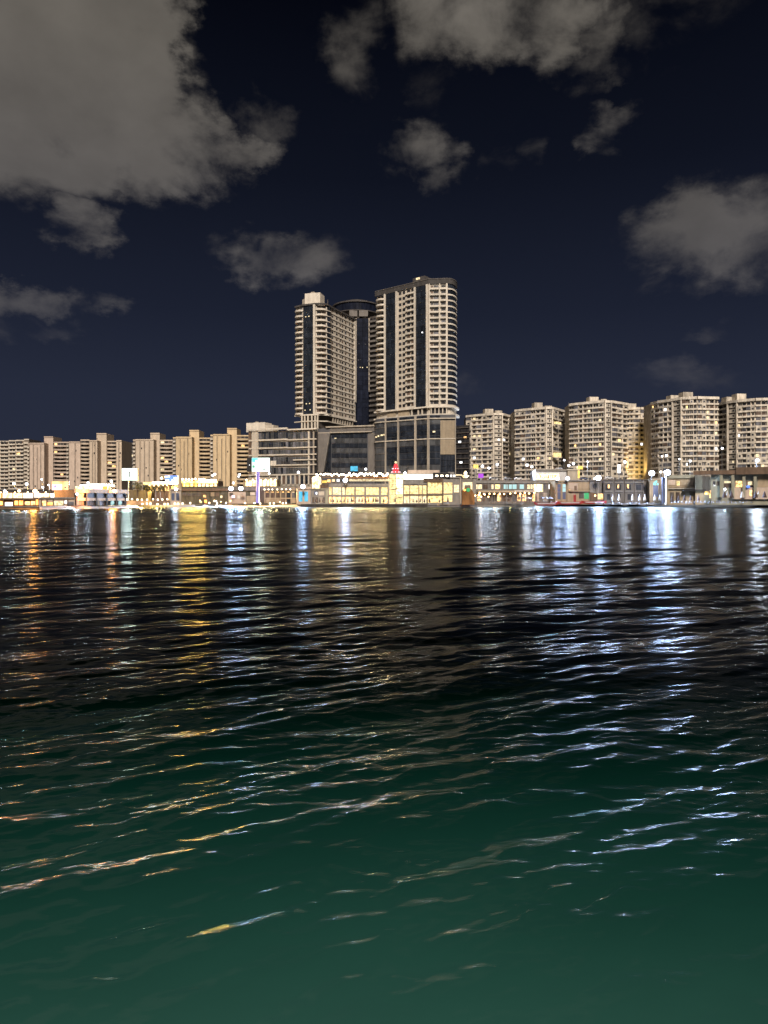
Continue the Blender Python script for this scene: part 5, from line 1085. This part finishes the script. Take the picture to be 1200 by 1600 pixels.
wb = ['white dinghy next to the rightmost red boat', 'white dinghy second from the red boats', 'white dinghy third from the red boats', 'white dinghy before the middle bays of the bay building', 'white dinghy before the last bays of the bay building', 'white dinghy left of the teal-signed kiosk', 'white dinghy before the teal-signed kiosk', 'white dinghy right of the teal-signed kiosk', 'rightmost white dinghy, before the beige shop']
for i, lab in enumerate(wb): boat(lab, 930 + i * 13.4, 942 + i * 13.4, 364 - i * .5, 788.6 + (i % 2) * 1.0, random.choice(['white_paint', 'white_paint', 'grey_wall']), 'boat_blue', 1.0)
boat('small dark boat lying on the pale quay before the entrance pavilion', 683, 703, 336, 790.4, 'pink', 'groove', .8); boat('grey boat on the sand below the arcade shops', 304, 318, 326, 790.6, 'grey_wall', 'groove', .7); boat('grey boat right of another on the sand below the arcade', 324, 338, 327, 790.6, 'grey_wall', 'groove', .7)
ORD = ['leftmost'] + [w + ' from the left' for w in 'second third fourth fifth sixth seventh eighth ninth tenth eleventh twelfth thirteenth fourteenth fifteenth sixteenth seventeenth eighteenth nineteenth twentieth twenty-first twenty-second twenty-third twenty-fourth twenty-fifth twenty-sixth'.split()]
SEEN = {}
def nth(label, _):
    k = SEEN.get(label, 0); SEEN[label] = k + 1
    return label + ', ' + ORD[k]
def parasol(label, px, D, ybase, h, m, closed=True, r=.55):
    x = X(px, D); zb = Z(ybase, D); th = thing('parasol', label, 'parasol', (x, D, zb), 'parasols along the water edge')
    cyl(th, 'pole', (x, D, zb + h / 2), .09, h, 'metal', 1, 6)
    if closed: lathe(th, 'canopy', [(r, zb + h * .28), (r * .8, zb + h * .5), (r * .35, zb + h * .85), (.05, zb + h)], m, 8)
    else: lathe(th, 'canopy', [(r, zb + h * .74), (r * .96, zb + h * .77), (.05, zb + h)], m, 8)
CL = 'dark folded parasol standing before the lit shop windows of the mall'
for px in (517, 521.6, 527, 531.4, 537, 543, 549.6, 552.6, 561, 566.4, 572, 576.4, 583, 587.6, 590, 599.6, 617.4, 645, 650.6, 656, 663, 671.5, 686.4, 700): parasol(nth(CL, 0), px + random.uniform(-.6, .6), 341, 787, random.uniform(2.2, 3.4), random.choice(['canvas_dark', 'canvas_dark', 'brown']), True, random.uniform(.35, .6))
CG = 'dark folded parasol before the small grey shop'
for px in (489.5, 493.6, 500, 504.8): parasol(nth(CG, 0), px, 341, 787, 3.0, 'canvas_dark', True, .5)
CR = 'pale folded parasol before the bay building and teal-signed kiosk'
for px in (958, 967.4, 988.4, 999.4, 1007.6, 1023, 1031): parasol(nth(CR, 0), px, 360, 785.5, 4.6, 'canvas', True, .75)
CB = 'dark folded parasol on the sand before the beige shop'
for px in (1050.4, 1060.4, 1069.6, 1079.4, 1091.6): parasol(nth(CB, 0), px, 336, 785, 3.6, 'canvas_dark', True, .7)
CC = 'large folded parasol before the columned building'
for px, m in ((1132, 'canvas_dark'), (1137, 'canvas'), (1143, 'canvas_dark'), (1160, 'canvas'), (1180.6, 'canvas_dark'), (1185.6, 'canvas'), (1194.6, 'canvas_dark')): parasol(nth(CC, 0), px, 316, 781.5, 4.2, m, True, 1.0)
CO = 'open parasol over the tables in front of the shop row'
for px in (742, 751, 792, 812, 818, 826, 846, 853, 860): parasol(nth(CO, 0), px, 358, 786.5, 3.4, random.choice(['canvas', 'brown', 'canvas_dark']), False, 1.5)
def lounger(label, px, D, y, m):
    x = X(px, D); z = Z(y, D); th = thing('sunbed', label, 'sunbed', (x, D, z), 'sunbeds on the sand')
    bx(th, 'bed', (x, D, z + .4), (1.5, .7, .12), m); b = bx(th, 'backrest', (x + .95, D, z + .65), (.8, .7, .1), m); b.rotation_euler = (0, R(-40), 0)
    for a in (-.6, .6): bx(th, 'leg', (x + a, D, z + .17), (.08, .6, .34), 'metal')
SB = 'dark sunbed on the right-hand sand'
for px in sorted(spread(1052, 1198, 26, 1.5)): lounger(nth(SB, 0), px, 328 + random.uniform(-3, 3), 786 + random.uniform(-.7, .7), random.choice(['canvas_dark', 'groove', 'stone_grey']))
ST = 'pale table-and-bench seat before the shop row'
for px in spread(764, 866, 16, 1.5): lounger(nth(ST, 0), px, 360, 786.2, random.choice(['grey_wall', 'canvas', 'groove', 'boat_blue']))
